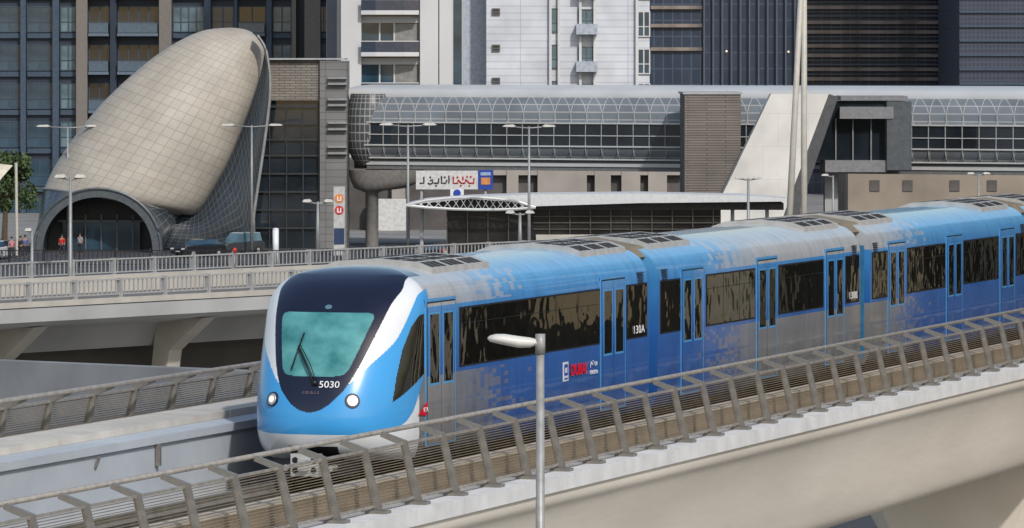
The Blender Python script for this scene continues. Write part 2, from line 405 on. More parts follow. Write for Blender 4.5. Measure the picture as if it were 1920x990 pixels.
mb.tube([np(-.39,1.92,.03),np(-.34,2.2,.035),np(-.29,2.5,.03)],.014,6); mb.ell(tuple(np(.05,1.72,.03)),(.05,.04,.05))
mb.build('wiper',[black],car1,True)
Rs=((0,1,0),(0,0,1),(1,0,0))
def side(txt,sz,y,z,m,par,nm,sx=1,sp=1.0,off=0.0): return textm(txt,sz,m,par,axes(*[Vector(a) for a in Rs],Vector((1.380,y,z))),nm,sx=sx,sp=sp,off=off)
side('130A',.21,13.52,1.98,wtxt,car1,'car_number',1.5,1.08)
side('DUBAI',.27,9.93,1.44,redd,car1,'operator_name',1.15,off=.008); side('metro',.14,10.80,1.36,wtxt,car1,'operator_name',1.3); side('مترو',.14,10.80,1.53,wtxt,car1,'operator_name',1.3)
mb=MB(); mb.box(1.352,1.362,9.10,9.38,1.27,1.61,0); mb.box(1.352,1.366,9.14,9.34,1.37,1.57,1); mb.box(1.352,1.37,9.19,9.29,1.42,1.51,0); mb.box(1.352,1.366,9.15,9.33,1.30,1.33,1); mb.build('operator_emblem',[white,bluep],car1)
mb=MB(); mb.add([(1.366,1.45,1.16),(1.366,1.98,1.40),(1.366,1.84,1.12)],[(0,1,2)],0); mb.build('red_emblem',[redd],car1,fixn=False)
side('RTA',.11,1.78,1.22,wtxt,car1,'authority_name',1.1)
vent=mat('vent_dark',(.02,.03,.06),.6)
def vents(par,y):
    mb=MB()
    for k in range(5): mb.box(1.30,1.368,y-.16,y+.16,2.93+k*.045-.10,2.952+k*.045-.10,0)
    mb.build('side_vent',[vent],par)
def midcar(y0,paint,doors,wins,txt):
    mb=MB(); hull(mb,.36,15.0); c=mb.build('passenger_car',[paint],train,True); c.location=(0,y0,0)
    for d in doors: door(c,d,paint)
    for a,b,n in wins: window(c,a,b,div=n)
    acunit(c,.9,3.6); acunit(c,11.8,14.5); bogie(c,2.4); bogie(c,12.9)
    if txt: side(txt,.21,14.3,1.98,wtxt,c,'car_number',1.5,1.08)
    vents(c,.80); vents(c,14.5)
    return c
doorsm=[2.6,7.77,12.92]; winsm=[(.55,1.80,1),(3.55,6.9,3),(8.65,12.0,3),(13.8,14.85,1)]
vents(car1,13.7)
c2=midcar(14.42,p2,doorsm,winsm,'130B'); c2['label']='middle car fading from blue to silver'
c3=midcar(29.85,p3,doorsm,winsm,None); c3['label']='rear car fading from silver to blue'
c4=midcar(45.3,p2,doorsm,winsm,None)
for y in (14.5,30.02,45.45):
    mb=MB(); mb.loft([[(a*.88,y-.4,.5+(b-.45)*.95) for a,b in XS],[(a*.84,y,.5+(b-.45)*.945) for a,b in XS],[(a*.88,y+.4,.5+(b-.45)*.95) for a,b in XS]]); mb.uv={}
    mb.build('gangway_bellows',[black],train)
    mb=MB(); mb.prism([(-1.12,3.28),(-.9,3.47),(0,3.62),(.9,3.47),(1.12,3.28),(1.0,3.2),(-1.0,3.2)],'y',y-.5,y+.75,0); mb.build('gangway_roof_cover',[gold],train)
    mb=MB(); mb.box(1.20,1.33,y-.27,y-.22,.6,3.0,0); mb.build('gap_barrier',[mat('gap_blue',(.03,.16,.32),.4)],train)
# ================================================================ VIADUCT
via=frame('railway_viaduct','beige concrete elevated railway viaduct with hammerhead pier','viaduct')
A,B=-40,120
mb=MB()
web=crom([(3.05,0.0),(3.06,-.34),(2.93,-.55),(2.78,-.95),(2.66,-1.4),(2.54,-1.9),(2.38,-2.35),(2.1,-2.52),(1.7,-2.6)],5)
mb.strip(web,'y',A,B); mb.build('girder_web',[girder],via,True)
mb=MB(); prof=[(2.6,-.02),(1.75,-2.59),(-2.9,-2.6),(-3.3,-2.4),(-3.9,-1.0),(-4.7,-.5),(-4.8,0),(-4.5,0.0),(-4.5,-.25),(2.4,-.25),(2.4,-.02)]
mb.prism(prof,'y',A,B,0); mb.build('girder',[girder],via)
mb=MB(); mb.prism([(2.40,.004),(3.09,.004),(3.09,-.2),(3.12,-.2),(3.12,.05),(2.40,.05)],'y',A,B,0); mb.build('edge_ledge',[ledge],via)
mb=MB(); mb.box(-1.9,2.38,A,B,-.245,-.20,0)
for v in (-1.15,-.72,.72,1.15): mb.box(v-.14,v+.14,A,B,-.20,-.05,0)
mb.build('track_slab',[darkc],via)
for v in (-.72,.72):
    mb=MB(); mb.prism([(v-.07,-.05),(v+.07,-.05),(v+.015,-.01),(v+.035,.09),(v-.035,.09),(v-.015,-.01)],'y',A,B); mb.build('rail',[steel],via)
mb=MB(); mb.box(1.95,2.30,A,B,-.2,.40,0); mb.build('cable_trough',[mat('trough_beige',(.34,.27,.19),.85,var=.12,scale=1,bump=.1)],via)
mb=MB(); mb.box(1.93,2.32,A,B,.403,.44,0); mb.build('trough_cover',[mat('cover_beige',(.60,.53,.43),.8,var=.1,scale=2)],via)
mb=MB(); mb.box(1.42,1.62,A,B,-.2,.16,0); mb.build('power_rail',[darkc],via)
mb=MB(); mb.box(-3.0,-2.1,A,B,-.24,.86,0); mb.box(-3.0,-2.04,A,B,.80,.93,0); mb.build('walkway_wall',[palec],via)
slab=mat('walkway_slab',(.56,.53,.48),.8,var=.1,scale=1.4,bump=.1)
mb=MB()
y=A
while y<B:
    mb.box(-3.55,-2.62,y,y+2.33,.934,1.05,0); y+=2.4
mb.build('walkway_slab',[slab],via)
mb=MB(); mb.box(-4.62,-3.6,A,B,-.24,.93,0); mb.build('far_parapet',[mat('parapet_tan',(.36,.32,.27),.85,var=.1,scale=.8)],via)
mb=MB(); mb.tube([(-2.2,-3.9,.6),(-2.08,-3.9,.6),(-2.02,-3.9,.75)],.03); mb.box(-2.08,-2.0,-1.45,-1.39,.45,.80); mb.build('wall_bracket',[steel],via)
def pier(mb,y):
    sec=[(-2.6,2.6,1.5),(-3.2,2.5,1.45),(-5.0,1.5,1.25),(-6.2,1.15,1.15),(-9,1.1,1.1)]
    rws=[]
    for z,w,d in sec: rws.append([(-.35+w*a,y+d*b,z) for a,b in ((-1,-.8),(-.8,-1),(.8,-1),(1,-.8),(1,.8),(.8,1),(-.8,1),(-1,.8),(-1,-.8))])
    mb.loft(rws); mb.uv={}
mb=MB(); pier(mb,45.5); mb.build('pier',[girder],via)
mb=MB(); pier(mb,82); mb.build('pier',[girder],via)
def fence(name,label,prof,rail,wires,y0,y1,step,nw=22,wt=.0062):
    f=frame(name,label,'fence')
    mb=MB(); t=.055
    L=[];R=[]
    for i,p in enumerate(prof):
        a=Vector(prof[max(i-1,0)]);b=Vector(prof[min(i+1,len(prof)-1)]); d=(b-a).normalized(); n=Vector((-d.y,d.x))
        w=t*(1.35 if i==0 else (.7 if i==len(prof)-1 else 1))
        L.append((p[0]+n.x*w,p[1]+n.y*w)); R.append((p[0]-n.x*w,p[1]-n.y*w))
    mb.prism(L+R[::-1],'y',-.045,.045)
    mb.box(prof[0][0]-.17,prof[0][0]+.17,-.12,.12,prof[0][1]-.0,prof[0][1]+.05)
    y=y0
    base=mb.build('post',[steel],f); base.location=(0,y,0)
    while y+step<y1:
        y+=step; cp(base,f,(0,y,0))
    mb=MB(); mb.tube([(rail[0],y0-3,rail[1]),(rail[0],y1+3,rail[1])],.04,10); mb.build('handrail',[steell],f,True)
    mb=MB(); (a0,b0),(a1,b1)=wires
    for k in range(nw):
        q=k/(nw-1); mb.box(a0+(a1-a0)*q-.004,a0+(a1-a0)*q+.004,y0-3,y1+3,b0+(b1-b0)*q-wt,b0+(b1-b0)*q+wt)
    mb.build('wire_mesh',[wire],f)
    mb=MB(); mb.box(a1-.02,a1+.02,y0-3,y1+3,b1-.02,b1+.02); mb.box(a0-.02,a0+.02,y0-3,y1+3,b0-.02,b0+.02); mb.build('mesh_frame',[steell],f)
    return f
fence('viaduct_fence','grey steel fence with inward-leaning posts along the viaduct edge',[(2.80,.05),(2.68,.55),(2.57,1.0),(2.20,1.13)],(2.17,1.16),((2.74,.16),(2.56,.99)),-26,70,1.8)
fence('viaduct_fence','beige steel fence with inward-leaning posts behind the walkway',[(-4.45,.2),(-4.30,.95),(-4.19,1.43),(-3.85,1.56)],(-3.83,1.58),((-4.40,.6),(-4.2,1.4)),-26,40,1.8)
# ================================================================ FOREGROUND LAMP
fl=empty('street_lamp',(X(1013,76),76,0),0,'pale grey single-arm street lamp beside the viaduct','street lamp')
mb=MB(); mb.tube([(0,0,G),(0,0,-3),(0,0,3.1)],[.10,.075,.055],16); mb.tube([(0,0,2.86),(0,0,3.14)],.07,16); mb.build('pole',[lampf],fl,True)
mb=MB(); mb.tube([(0,0,3.0),(-.12,-.02,3.02)],.045,10); mb.build('arm',[lampf],fl,True)
mb=MB()
rws=[]
for t,w,h0,h1 in ((-.06,.055,-.05,.04),(-.14,.085,-.08,.06),(-.3,.10,-.085,.08),(-.5,.125,-.045,.11),(-.62,.12,-.02,.11),(-.70,.08,.0,.09),(-.735,.02,.03,.06)):
    r=[]
    for j in range(17):
        a=2*math.pi*j/16; zc=(h0+h1)/2; r.append((t,w*math.cos(a),3.03+zc+(h1-h0)/2*math.sin(a)))
    rws.append(r)
mb.loft(rws); mb.uv={}; mb.build('lamp_head',[lampw],fl,True)
# ================================================================ GROUND
mb=MB(); mb.quad([(-1500,-300,G),(1500,-300,G),(1500,2500,G),(-1500,2500,G)]); o=mb.build('ground',[paving]); o['kind']='structure'
mb=MB(); mb.quad([(-120,395,G+.004),(160,395,G+.004),(160,470,G+.004),(-120,470,G+.004)]); o=mb.build('street',[asphalt]); o['kind']='structure'
rd=empty('lower_road',(22,200,G+.004),-math.radians(50)); rd['kind']='structure'
mb=MB(); mb.quad([(-22,-160,0),(22,-160,0),(22,160,0),(-22,160,0)]); mb.build('carriageway',[asphalt],rd)['kind']='structure'
mb=MB()
for lx in (-17.5,-14,-10.5,-7,-3.5,3.5,7,10.5,14,17.5):
    for k in range(-30,30): mb.quad([(lx-.08,k*5,.004),(lx+.08,k*5,.004),(lx+.08,k*5+2,.004),(lx-.08,k*5+2,.004)])
mb.build('lane_marking',[whitep],rd)['kind']='structure'
# ================================================================ ROAD OVERPASS
d2=Vector((.62,.785,0)).normalized(); ang=math.atan2(d2.y,d2.x)
ov=empty('road_overpass',(-22.6,240,0),ang,'grey concrete road overpass with slanted pier brackets','bridge')
mb=MB(); s0,s1=-40,160
mb.prism([(0,-4.15),(0,-4.75),(.3,-4.95),(3.2,-5.3),(3.8,-6.4),(13.5,-6.4),(14.2,-5.3),(17,-4.95),(17.3,-4.75),(17.3,-4.15)],'x',s0,s1)
mb.build('deck',[mat('overpass_concrete',(.42,.425,.43),.85,scale=.25,var=.1,bump=.1)],ov)
mb=MB(); mb.box(s0,s1,.4,16.9,-4.146,-4.10); mb.build('road_surface',[mat('worn_asphalt',(.17,.16,.15),.9,scale=.5,var=.12)],ov)
for s in (3.2,14.5,30,46,62): 
    mb=MB(); mb.prism([(.5,-5.02),(3.4,-5.2),(3.9,-9),(3.0,-9),(2.6,-6.6)],'x',s-.45,s+.45); mb.build('pier_bracket',[concrete],ov)
mb=MB(); mb.box(s0,s1,5.2,6.2,G,-6.4); mb.build('shade_wall',[mat('underpass_shade',(.11,.10,.09),.9,scale=.3,var=.15)],ov)  # added dark wall; its brown colour stands in for shadow below the deck
railm=mat('railing_grey',(.42,.42,.42),.5,.2,var=.08)
def railing(label,yy,zt=-3.0):
    r=empty('bridge_railing',(-22.6,240,0),ang,label,'railing')
    mb=MB(); mb.box(s0,s1,yy,yy+.28,-4.10,-3.85); mb.build('kerb',[concrete],r)
    mb=MB(); mb.box(s0,s1,yy+.08,yy+.2,zt-.07,zt); mb.box(s0,s1,yy+.1,yy+.18,-3.72,-3.66); mb.build('rail',[railm],r)
    mb=MB(); s=s0
    while s<s1: mb.box(s,s+.05,yy+.12,yy+.16,-3.66,zt-.07); s+=.30
    mb.build('pickets',[railm],r)
    mb=MB(); mb.box(-.07,.07,yy+.02,yy+.26,-3.85,zt+.03); p=mb.build('post',[railm],r); p.location=(s0,0,0)
    for k in range(1,60): cp(p,r,(s0+k*3,0,0))
railing('light grey picket railing on the near edge of the overpass',0.0); railing('light grey picket railing on the far edge of the overpass',16.9)
mb=MB(); mb.box(s0,s1,8.3,8.7,-4.1,-3.3); o=mb.build('median_barrier',[concrete]); o.location=(-22.6,240,0); o.rotation_euler=(0,0,ang); top(o,'low concrete median barrier on the overpass','barrier')
mb=MB(); mb.add([(X(-100,228),228,G),(X(560,214),214,G),(X(560,214),214,Z(700,214)),(X(-100,228),228,Z(672,228)),(X(-100,228),229,G),(X(560,214),215,G),(X(560,214),215,Z(700,214)),(X(-100,228),229,Z(672,228))],[(0,1,2,3),(3,2,6,7),(4,5,6,7),(0,3,7,4),(1,2,6,5)])
top(mb.build('retaining_wall',[mat('wall_grey',(.25,.26,.275),.85,scale=.4,var=.12,bump=.1)]),'plain grey concrete retaining wall under the overpass','wall')
bf=empty('street_fence',(0,415,G),0,'black metal picket fence along the street','fence')
blackm=mat('black_metal',(.02,.02,.022),.5,.3)
mb=MB(); mb.box(-60,20,0,.06,1.25,1.32); mb.box(-60,20,0,.06,.2,.27)
x=-60
while x<20: mb.box(x,x+.05,.01,.05,.2,1.3); x+=.35
mb.build('pickets',[blackm],bf)
mb=MB(); mb.box(-.06,.06,-.03,.09,0,1.45); p=mb.build('post',[blackm],bf); p.location=(-60,0,0)
for k in range(1,30): cp(p,bf,(-60+k*2.7,0,0))
# ================================================================ POD (station entrance)
shellm=brickmat('shell_tiles',(.43,.395,.34),(.395,.36,.31),(.31,.28,.24),1,1,.045,0,True,.5,metal=.0,bump=.15)
diag=brickmat('diagrid_glass',(.022,.032,.042),(.032,.042,.055),(.10,.105,.11),1,1,.05,0,True,.25,metal=0,bump=.2,ior=1.5)
rimm=mat('rim_grey',(.30,.30,.29),.5,.2)
pod=empty('station_entrance',(0,0,0),0,'tan scaled shell-shaped metro station entrance with dark arched doorway','building')
UL=[(82,356,338,402),(100,318,368,400),(136,262,400,356),(188,198,432,296),(248,140,461,224),(310,92,483,160),(372,60,494,112),(423,52,496,86),(455,54,487,72),(472,60,477,66)]
Yp=452
sec=crom(UL,4)
rws=[]
for k,(a,b,c,d) in enumerate(sec):
    s=k/(len(sec)-1); Y=Yp+2*s
    U=Vector((X(a,Y),Y,Z(b,Y))); Lw=Vector((X(c,Y),Y,Z(d,Y))); cc=(U+Lw)/2; ax=(U-Lw)/2; bb=Vector((0,-1,.10*(1-s)))*ax.length*(.85-.3*s)
    rws.append([tuple(cc+ax*math.cos(math.pi*j/36)*1+bb*math.sin(math.pi*j/36)) for j in range(73)])
mb=MB(); mb.loft(rws,0,su=.6,sv=1*1.05); mb.build('shell',[shellm],pod,True)
e0=rws[0][:37]
rim=MB(); rim.tube(e0,.13,8); rim.build('shell_rim',[rimm],pod,True)
cx=X(183,446); 
arc=[(cx+5.2*math.cos(math.pi-math.pi*j/36),446.0,G+5.25*math.sin(math.pi*j/36)**.9) for j in range(37)]
arcin=[(cx+4.5*math.cos(math.pi-math.pi*j/36),446.0,G+4.55*math.sin(math.pi*j/36)**.9) for j in range(37)]
arcb=[(p[0]*1.0,451,p[2]) for p in arcin]
mb=MB(); mb.loft([e0,[tuple((Vector(a)+Vector(b))/2+Vector((0,-.1,.05))) for a,b in zip(e0,arc)],arc],0,su=.5,sv=2); mb.build('entrance_canopy',[diag],pod,True)
mb=MB(); mb.loft([arc,arcin],0); mb.loft([arcin,[(p[0],446.7,p[2]) for p in arcin]],0); mb.uv={}; mb.tube(arc,.14,6); mb.build('arch_frame',[mat('arch_metal',(.10,.115,.13),.4,.3)],pod)
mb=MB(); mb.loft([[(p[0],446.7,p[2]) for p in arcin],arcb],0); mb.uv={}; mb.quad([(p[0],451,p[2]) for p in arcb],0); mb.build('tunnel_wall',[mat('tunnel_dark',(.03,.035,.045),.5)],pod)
mb=MB()
for a in (-2.6,-1.3,0,1.3,2.6): mb.box(cx+a-.06,cx+a+.06,450,450.1,G,G+3.0,1)
mb.box(cx-3.6,cx+3.6,450,450.1,G+2.4,G+2.55,1); mb.box(cx-3.2,cx+3.2,450.2,450.25,G,G+2.4,0); mb.build('entrance_door',[glass_b,mat('arch_metal2',(.12,.135,.15),.4)],pod)
Rr=[(292,462),(345,466),(400,468),(440,468),(468,470),(476,400),(488,320),(498,250),(505,190),(506,150),(502,115),(496,88),(482,66)]
Lc=[(c,d) for a,b,c,d in sec]
Rc=crom([(a,b) for a,b in Rr],8)
n=48
def at(T,t):
    k=t*(len(T)-1); i=min(int(k),len(T)-2); q=k-i; return tuple(a+(b-a)*q for a,b in zip(T[i],T[i+1]))
ra=[];rb=[];rc=[]
for k in range(n+1):
    l=at(Lc,k/n); r=at(Rc,k/n)
    ra.append((X(l[0],452),452,Z(l[1],452))); rb.append((X(r[0],451),451,max(G,Z(r[1],451)))); 
    m=tuple((p+q)/2 for p,q in zip(l,r)); rc.append((X(m[0],450.6),450.6,Z(m[1],450.6)))
mb=MB(); mb.loft([ra,rc,rb],0,su=1,sv=5); mb.build('glazed_flank',[diag],pod,True)
mb=MB(); mb.tube(rb[18:],.14,6); mb.build('flank_rim',[rimm],pod,True)
# ================================================================ STATION BLOCK
stone=brickmat('stone_courses',(.26,.235,.205),(.20,.18,.16),(.10,.09,.08),.9,.22,.03,.5,False,.85)
stb=empty('station_block',(0,0,0),0,'grey stone and dark glass station block with louvred tower','building')
Y=456
mb=MB(); mb.box(X(497,Y),X(600,Y),Y,Y+9,Z(188,Y),Z(112,Y)); mb.build('stone_upper_wall',[stone],stb)
mb=MB(); mb.box(X(478,Y),X(602,Y),Y+.4,Y+9,G,Z(188,Y)+.0); mb.build('glass_wall',[glass_d],stb)
mb=MB()
for e in (200,232,262,292,326,360,394,428): mb.box(X(478,Y),X(600,Y),Y+.15,Y+.5,Z(e,Y)-.07,Z(e,Y)+.07)
for b in (505,537,568,597): mb.box(X(b,Y)-.05,X(b,Y)+.05,Y+.2,Y+.5,G,Z(190,Y))
mb.build('glazing_bar',[mat('bar_dark',(.05,.055,.06),.4,.4)],stb)
mb=MB(); mb.box(X(600,Y),X(650,Y),Y-.4,Y+8,G,Z(114,Y)); mb.build('tower_shaft',[brickmat('shaft_courses',(.20,.198,.195),(.175,.172,.17),(.11,.11,.11),2.2,.6,.03,.0)],stb)
mb=MB(); mb.box(-.72,.86,-.45,.02,-.09,.09); lv=mb.build('louvre',[mat('louvre_metal',(.30,.31,.32),.5,.3)],stb); lv.location=(X(631.5,Y),Y-.43,Z(146,Y))
for e in (157,186,197,230,242,275,287):
    cp(lv,stb,(X(631.5,Y),Y-.43,Z(e,Y)))
mb=MB(); mb.box(X(497,Y)-.1,X(646,Y),Y-.5,Y+9,Z(112,Y),Z(109,Y)); mb.build('coping',[greyc],stb)
# ================================================================ FOOTBRIDGE
fx0,fy0=X(650,462),462; fx1,fy1=X(2080,432),432
fang=math.atan2(fy1-fy0,fx1-fx0); FL=math.hypot(fx1-fx0,fy1-fy0)
fb=empty('covered_footbridge',(fx0,fy0,0),fang,'long glazed covered footbridge with curved white metal roof','bridge')
roofm=mat('bridge_roof_metal',(.60,.61,.61),.4,.2,var=.05,scale=.3)
panem=brickmat('bridge_panes',(.20,.225,.25),(.16,.18,.20),(.42,.42,.42),1.45,.62,.04,0,False,.3,bump=.2)
SUPP=[(.5,3.9),(-.45,3.6),(-1.05,3.05),(-1.45,2.35),(-1.6,1.55)]
F0=2.4
mb=MB(); mb.strip([(-.15,3.68),(-.18,4.1),(.6,4.42),(2.2,4.62),(4.5,4.7),(7.4,4.4),(8,3.8)],'x',0,FL,0)
mb.build('roof',[roofm],fb,True)
mb=MB(); mb.strip(SUPP,'x',F0,FL,0); mb.build('upper_glazing',[panem],fb,True)
mb=MB(); mb.strip([(-1.6,1.53),(-1.6,-.35)],'x',F0,FL,0); mb.build('window_band',[glass_d],fb)
mb=MB(); mb.strip([(-1.6,-.35),(-1.5,-.9),(-1.1,-1.4)],'x',F0,FL,0); mb.build('lower_glazing',[panem],fb,True)
mb=MB(); mb.prism([(-1.1,-1.4),(-.9,-1.4),(-.9,-2.4),(7.5,-2.4),(7.5,-1.4),(8.4,-1.3),(8.4,3.8),(8.2,3.8),(8.2,-1.1),(-1.1,-1.1)],'x',F0,FL,0); mb.build('bridge_deck',[mat('deck_grey',(.17,.175,.18),.6,var=.1)],fb)
mb=MB(); mb.box(F0,FL,-1.0,-.9,-2.05,-1.75); mb.box(F0,FL,-1.75,-1.6,1.5,1.62); mb.box(F0,FL,-1.75,-1.6,-.42,-.3);mb.box(F0,FL,-1.7,-1.6,.5,.57);mb.box(F0,FL,-1.25,-1.05,-1.5,-1.38); mb.build('rail_trim',[roofm],fb)
ribm=mat('rib_metal',(.46,.46,.455),.4,.2)
mb=MB(); mb.tube([(0,p[0]-.06,p[1]) for p in (SUPP+[(-1.62,-.35),(-1.52,-.9),(-1.1,-1.4)])],.038,6); rib=mb.build('rib',[ribm],fb); rib.location=(2.9,0,0)
for k in range(3,int(FL/1.45)): cp(rib,fb,(k*1.45,0,0))
mb=MB(); rws=[]
for r,z in ((1.35,-2.1),(1.75,-1.5),(2.1,-.7),(2.2,.3),(2.2,1.4),(2.15,2.4),(2.0,3.2),(1.85,3.7),(1.8,3.95)):
    rws.append([(2.15+r*math.cos(math.pi+1.25*math.pi*j/26)*.98,.65+r*1.15*math.sin(math.pi+1.25*math.pi*j/26),z) for j in range(27)])
mb.loft(rws,0,su=.75,sv=1.5); mb.build('rounded_glazed_end',[brickmat('drum_panes',(.06,.068,.075),(.09,.10,.105),(.34,.34,.335),1,1,.07,0,True,.25,bump=.2)],fb,True)
mb=MB(); mb.box(0.3,F0+.2,.8,7.5,-2.4,4.1); mb.build('end_wall',[mat('deck_grey',(.17,.175,.18),.6,var=.1)],fb)
bp=empty('footbridge_pier',(X(722,455),459,0),0,'flared grey concrete pier under the footbridge','pier')
mb=MB(); rws=[]
for w,d,z in ((.55,.6,G),(.55,.6,-4.4),(.9,.9,-4.25),(2.2,1.4,-4.0),(3.0,1.6,-3.4),(3.2,1.7,-2.45)):
    rws.append([(w*math.cos(2*math.pi*j/20)*1-(1.2 if z<-4.2 else (.5 if z<-3.9 else 0)),d*math.sin(2*math.pi*j/20),z) for j in range(21)])
mb.loft(rws); mb.uv={}; mb.build('pier_shaft',[mat('pier_grey',(.20,.19,.18),.8)],bp,True)
Y=438
o=empty('stone_tower',(0,0,0),0,'brown ribbed stone tower beside the footbridge','tower')
mb=MB(); mb.box(X(1280,Y),X(1384,Y),Y-5,Y+7,G,Z(176,Y)); mb.build('tower_wall',[brickmat('tower_courses',(.23,.20,.175),(.19,.165,.145),(.09,.08,.07),3.0,.20,.03,.5,False,.9)],o)
mb=MB(); mb.box(X(1278,Y)-.05,X(1386,Y)+.05,Y-5.1,Y+7,Z(176,Y),Z(172,Y)); mb.build('tower_coping',[greyc],o)
Y=429
fin=empty('slanted_fin',(0,0,0),0,'large cream slanted panel fin beside the footbridge','canopy')
mb=MB(); a=[(X(1446,Y),Z(176,Y)),(X(1554,Y),Z(176,Y)),(X(1484,Y),Z(362,Y)),(X(1440,Y),G),(X(1310,Y),G),(X(1356,Y),Z(362,Y))]
mb.prism(a,'y',Y,Y+3)
mb.build('fin_panel',[brickmat('fin_cladding',(.70,.68,.64),(.68,.66,.62),(.56,.54,.51),2.4,2.6,.015,.5,False,.5,bump=.05)],fin)
mb=MB(); mb.prism([(X(1554,Y),Z(176,Y)),(X(1572,Y),Z(182,Y)),(X(1510,Y),Z(362,Y)),(X(1466,Y),G),(X(1440,Y)+.02,G),(X(1484,Y)+.02,Z(362,Y))],'y',Y+.2,Y+3); mb.build('fin_edge',[mat('fin_grey',(.09,.09,.095),.5)],fin)
pb=empty('bridge_portal',(0,0,0),0,'grey box portal with dark glazing on the footbridge','building')
Y=432
pg=mat('portal_grey',(.21,.21,.22),.6); pd=mat('portal_dark',(.10,.11,.12),.3)
mb=MB(); mb.box(X(1575,Y),X(1700,Y),Y-1,Y+6,Z(188,Y),Z(180,Y)); mb.box(X(1572,Y),X(1672,Y),Y-2,Y-.2,Z(222,Y),Z(200,Y)); mb.box(X(1545,Y),X(1660,Y),Y-1.6,Y+6,Z(322,Y),Z(300,Y)); mb.build('concrete_frame',[pg],pb)
mb=MB(); mb.box(X(1660,Y),X(1706,Y),Y-1.9,Y+6,Z(318,Y),Z(190,Y)); mb.build('side_block',[pd],pb)
mb=MB(); mb.box(X(1530,Y),X(1670,Y),Y-.6,Y+6,Z(300,Y),Z(189,Y)); mb.build('dark_opening',[glass_d],pb)
for b in (1566,1598,1632):
    mb=MB(); mb.box(X(b,Y)-.05,X(b,Y)+.05,Y-.9,Y-.62,Z(300,Y),Z(222,Y)); mb.build('mullion',[pg],pb)
mb=MB(); mb.box(X(1548,Y),X(1572,Y),Y+1,Y+3,G,Z(322,Y)); mb.build('support_column',[greyc],pb)
# ================================================================ TRAM SHELTER
Y=398
sh=empty('tram_shelter',(0,Y,0),0,'long tram stop shelter with curved white roof and truss end','shelter')
def q(b,e): return (X(b,Y),Z(e,Y))
mb=MB()
topc=[q(765,382),q(800,374),q(880,368),q(1000,364),q(1200,362),q(1400,366),q(1478,372)]
mb.prism([q(1478,377),q(1400,378),q(1200,380),q(1005,386),q(990,380),q(880,372),q(800,380)]+topc,'y',-1,5)
mb.build('roof',[mat('shelter_roof',(.58,.59,.60),.5,.0,var=.05)],sh)
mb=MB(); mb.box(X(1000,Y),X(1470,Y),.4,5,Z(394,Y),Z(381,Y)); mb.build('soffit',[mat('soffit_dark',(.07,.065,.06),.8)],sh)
mb=MB()
up=[(X(b,Y),-1.4,Z(e,Y)) for b,e in ((762,384),(800,375),(850,370),(890,369),(930,372),(970,377),(1004,388))]
lo=[(X(b,Y),-1.4,Z(e,Y)) for b,e in ((762,384),(800,388),(850,391),(890,392),(930,392),(970,391),(1004,388))]
mb.tube(up,.11,6); mb.tube(lo,.11,6)
zz=[]
for k in range(15):
    T=(up,lo)[k%2]; zz.append(at(T,.1+.8*k/14))
mb.tube(zz,.05,5); mb.tube([at((lo,up)[k%2],.1+.8*k/14) for k in range(15)],.05,5)
mb.build('truss',[roofm],sh,False)
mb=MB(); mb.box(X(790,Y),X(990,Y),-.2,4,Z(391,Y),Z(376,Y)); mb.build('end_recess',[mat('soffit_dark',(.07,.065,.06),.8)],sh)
mb=MB(); mb.box(X(838,Y),X(1352,Y),.5,4,G,Z(394,Y)); mb.build('glass_enclosure',[mat('shelter_glass',(.03,.028,.026),.15,var=.3,scale=.4)],sh)
mb=MB()
x=X(838,Y)
while x<X(1350,Y): mb.box(x-.035,x+.035,.3,.49,G,Z(394,Y)); x+=1.5
for e in (406,418,430): mb.box(X(1000,Y),X(1350,Y),.35,.46,Z(e,Y)-.035,Z(e,Y)+.035)
mb.build('frame',[mat('shelter_frame',(.10,.09,.08),.5,.3)],sh)
mb=MB(); mb.box(X(1005,Y),X(1400,Y),.1,.25,Z(452,Y),Z(440,Y)); mb.build('parapet',[concrete],sh)
for b in (790,1375,1440):
    mb=MB(); mb.tube([(X(b,Y),1.5,G),(X(b,Y),1.5,Z(380,Y))],.14); mb.build('column',[greyc],sh)
# ================================================================ LAMPS, MASTS
def dlamp(b,ey,Y,arm,label,head=.55,base=G,single=False,grp='double-arm street lamps along the street'):
    zt=Z(ey,Y)
    e=empty('street_lamp',(X(b,Y),Y,base),0,label,'street lamp',grp); h=zt-base
    mb=MB(); mb.tube([(0,0,0),(0,0,h)],[.14,.07],10); mb.build('pole',[lampm],e,True)
    mb=MB(); L=-arm; R=0 if single else arm
    mb.tube([(L,0,h+.02),(0,0,h-.12)]+([] if single else [(R,0,h+.02)]),.055,6); mb.build('arm',[lampm],e,True)
    for s in ((-1,) if single else (-1,1)):
        mb=MB(); mb.prism([(s*arm,-.02),(s*(arm-head*.2),.11),(s*(arm-head),.14),(s*(arm-head*1.3),.02),(s*(arm-head),-.04)],'y',-.16,.16); o=mb.build('lamp_head',[lampw],e); o.location=(0,0,h)
    return e
T='tall double-arm grey street lamp on the street'
dlamp(127,237,450,2.6,T,.9); dlamp(472,235,440,2.5,T,.9); dlamp(765,234,400,2.1,T,.8); dlamp(992,237,390,1.9,T,.75)
T='slim double-arm grey street lamp'
dlamp(132,332,262,.78,T+' beside the overpass',.45); dlamp(596,378,300,.85,T+' on the overpass',.4,-4.1); dlamp(975,399,300,.8,T+' on the overpass',.4,-4.1)
dlamp(1403,334,330,.8,T+' behind the shelter',.4); dlamp(1562,329,420,.9,T+' near the footbridge',.45,single=True); dlamp(1835,326,420,.9,T+' near the footbridge',.45)
dlamp(60,432,300,.4,'short grey lamp post by the overpass',.3,single=True)
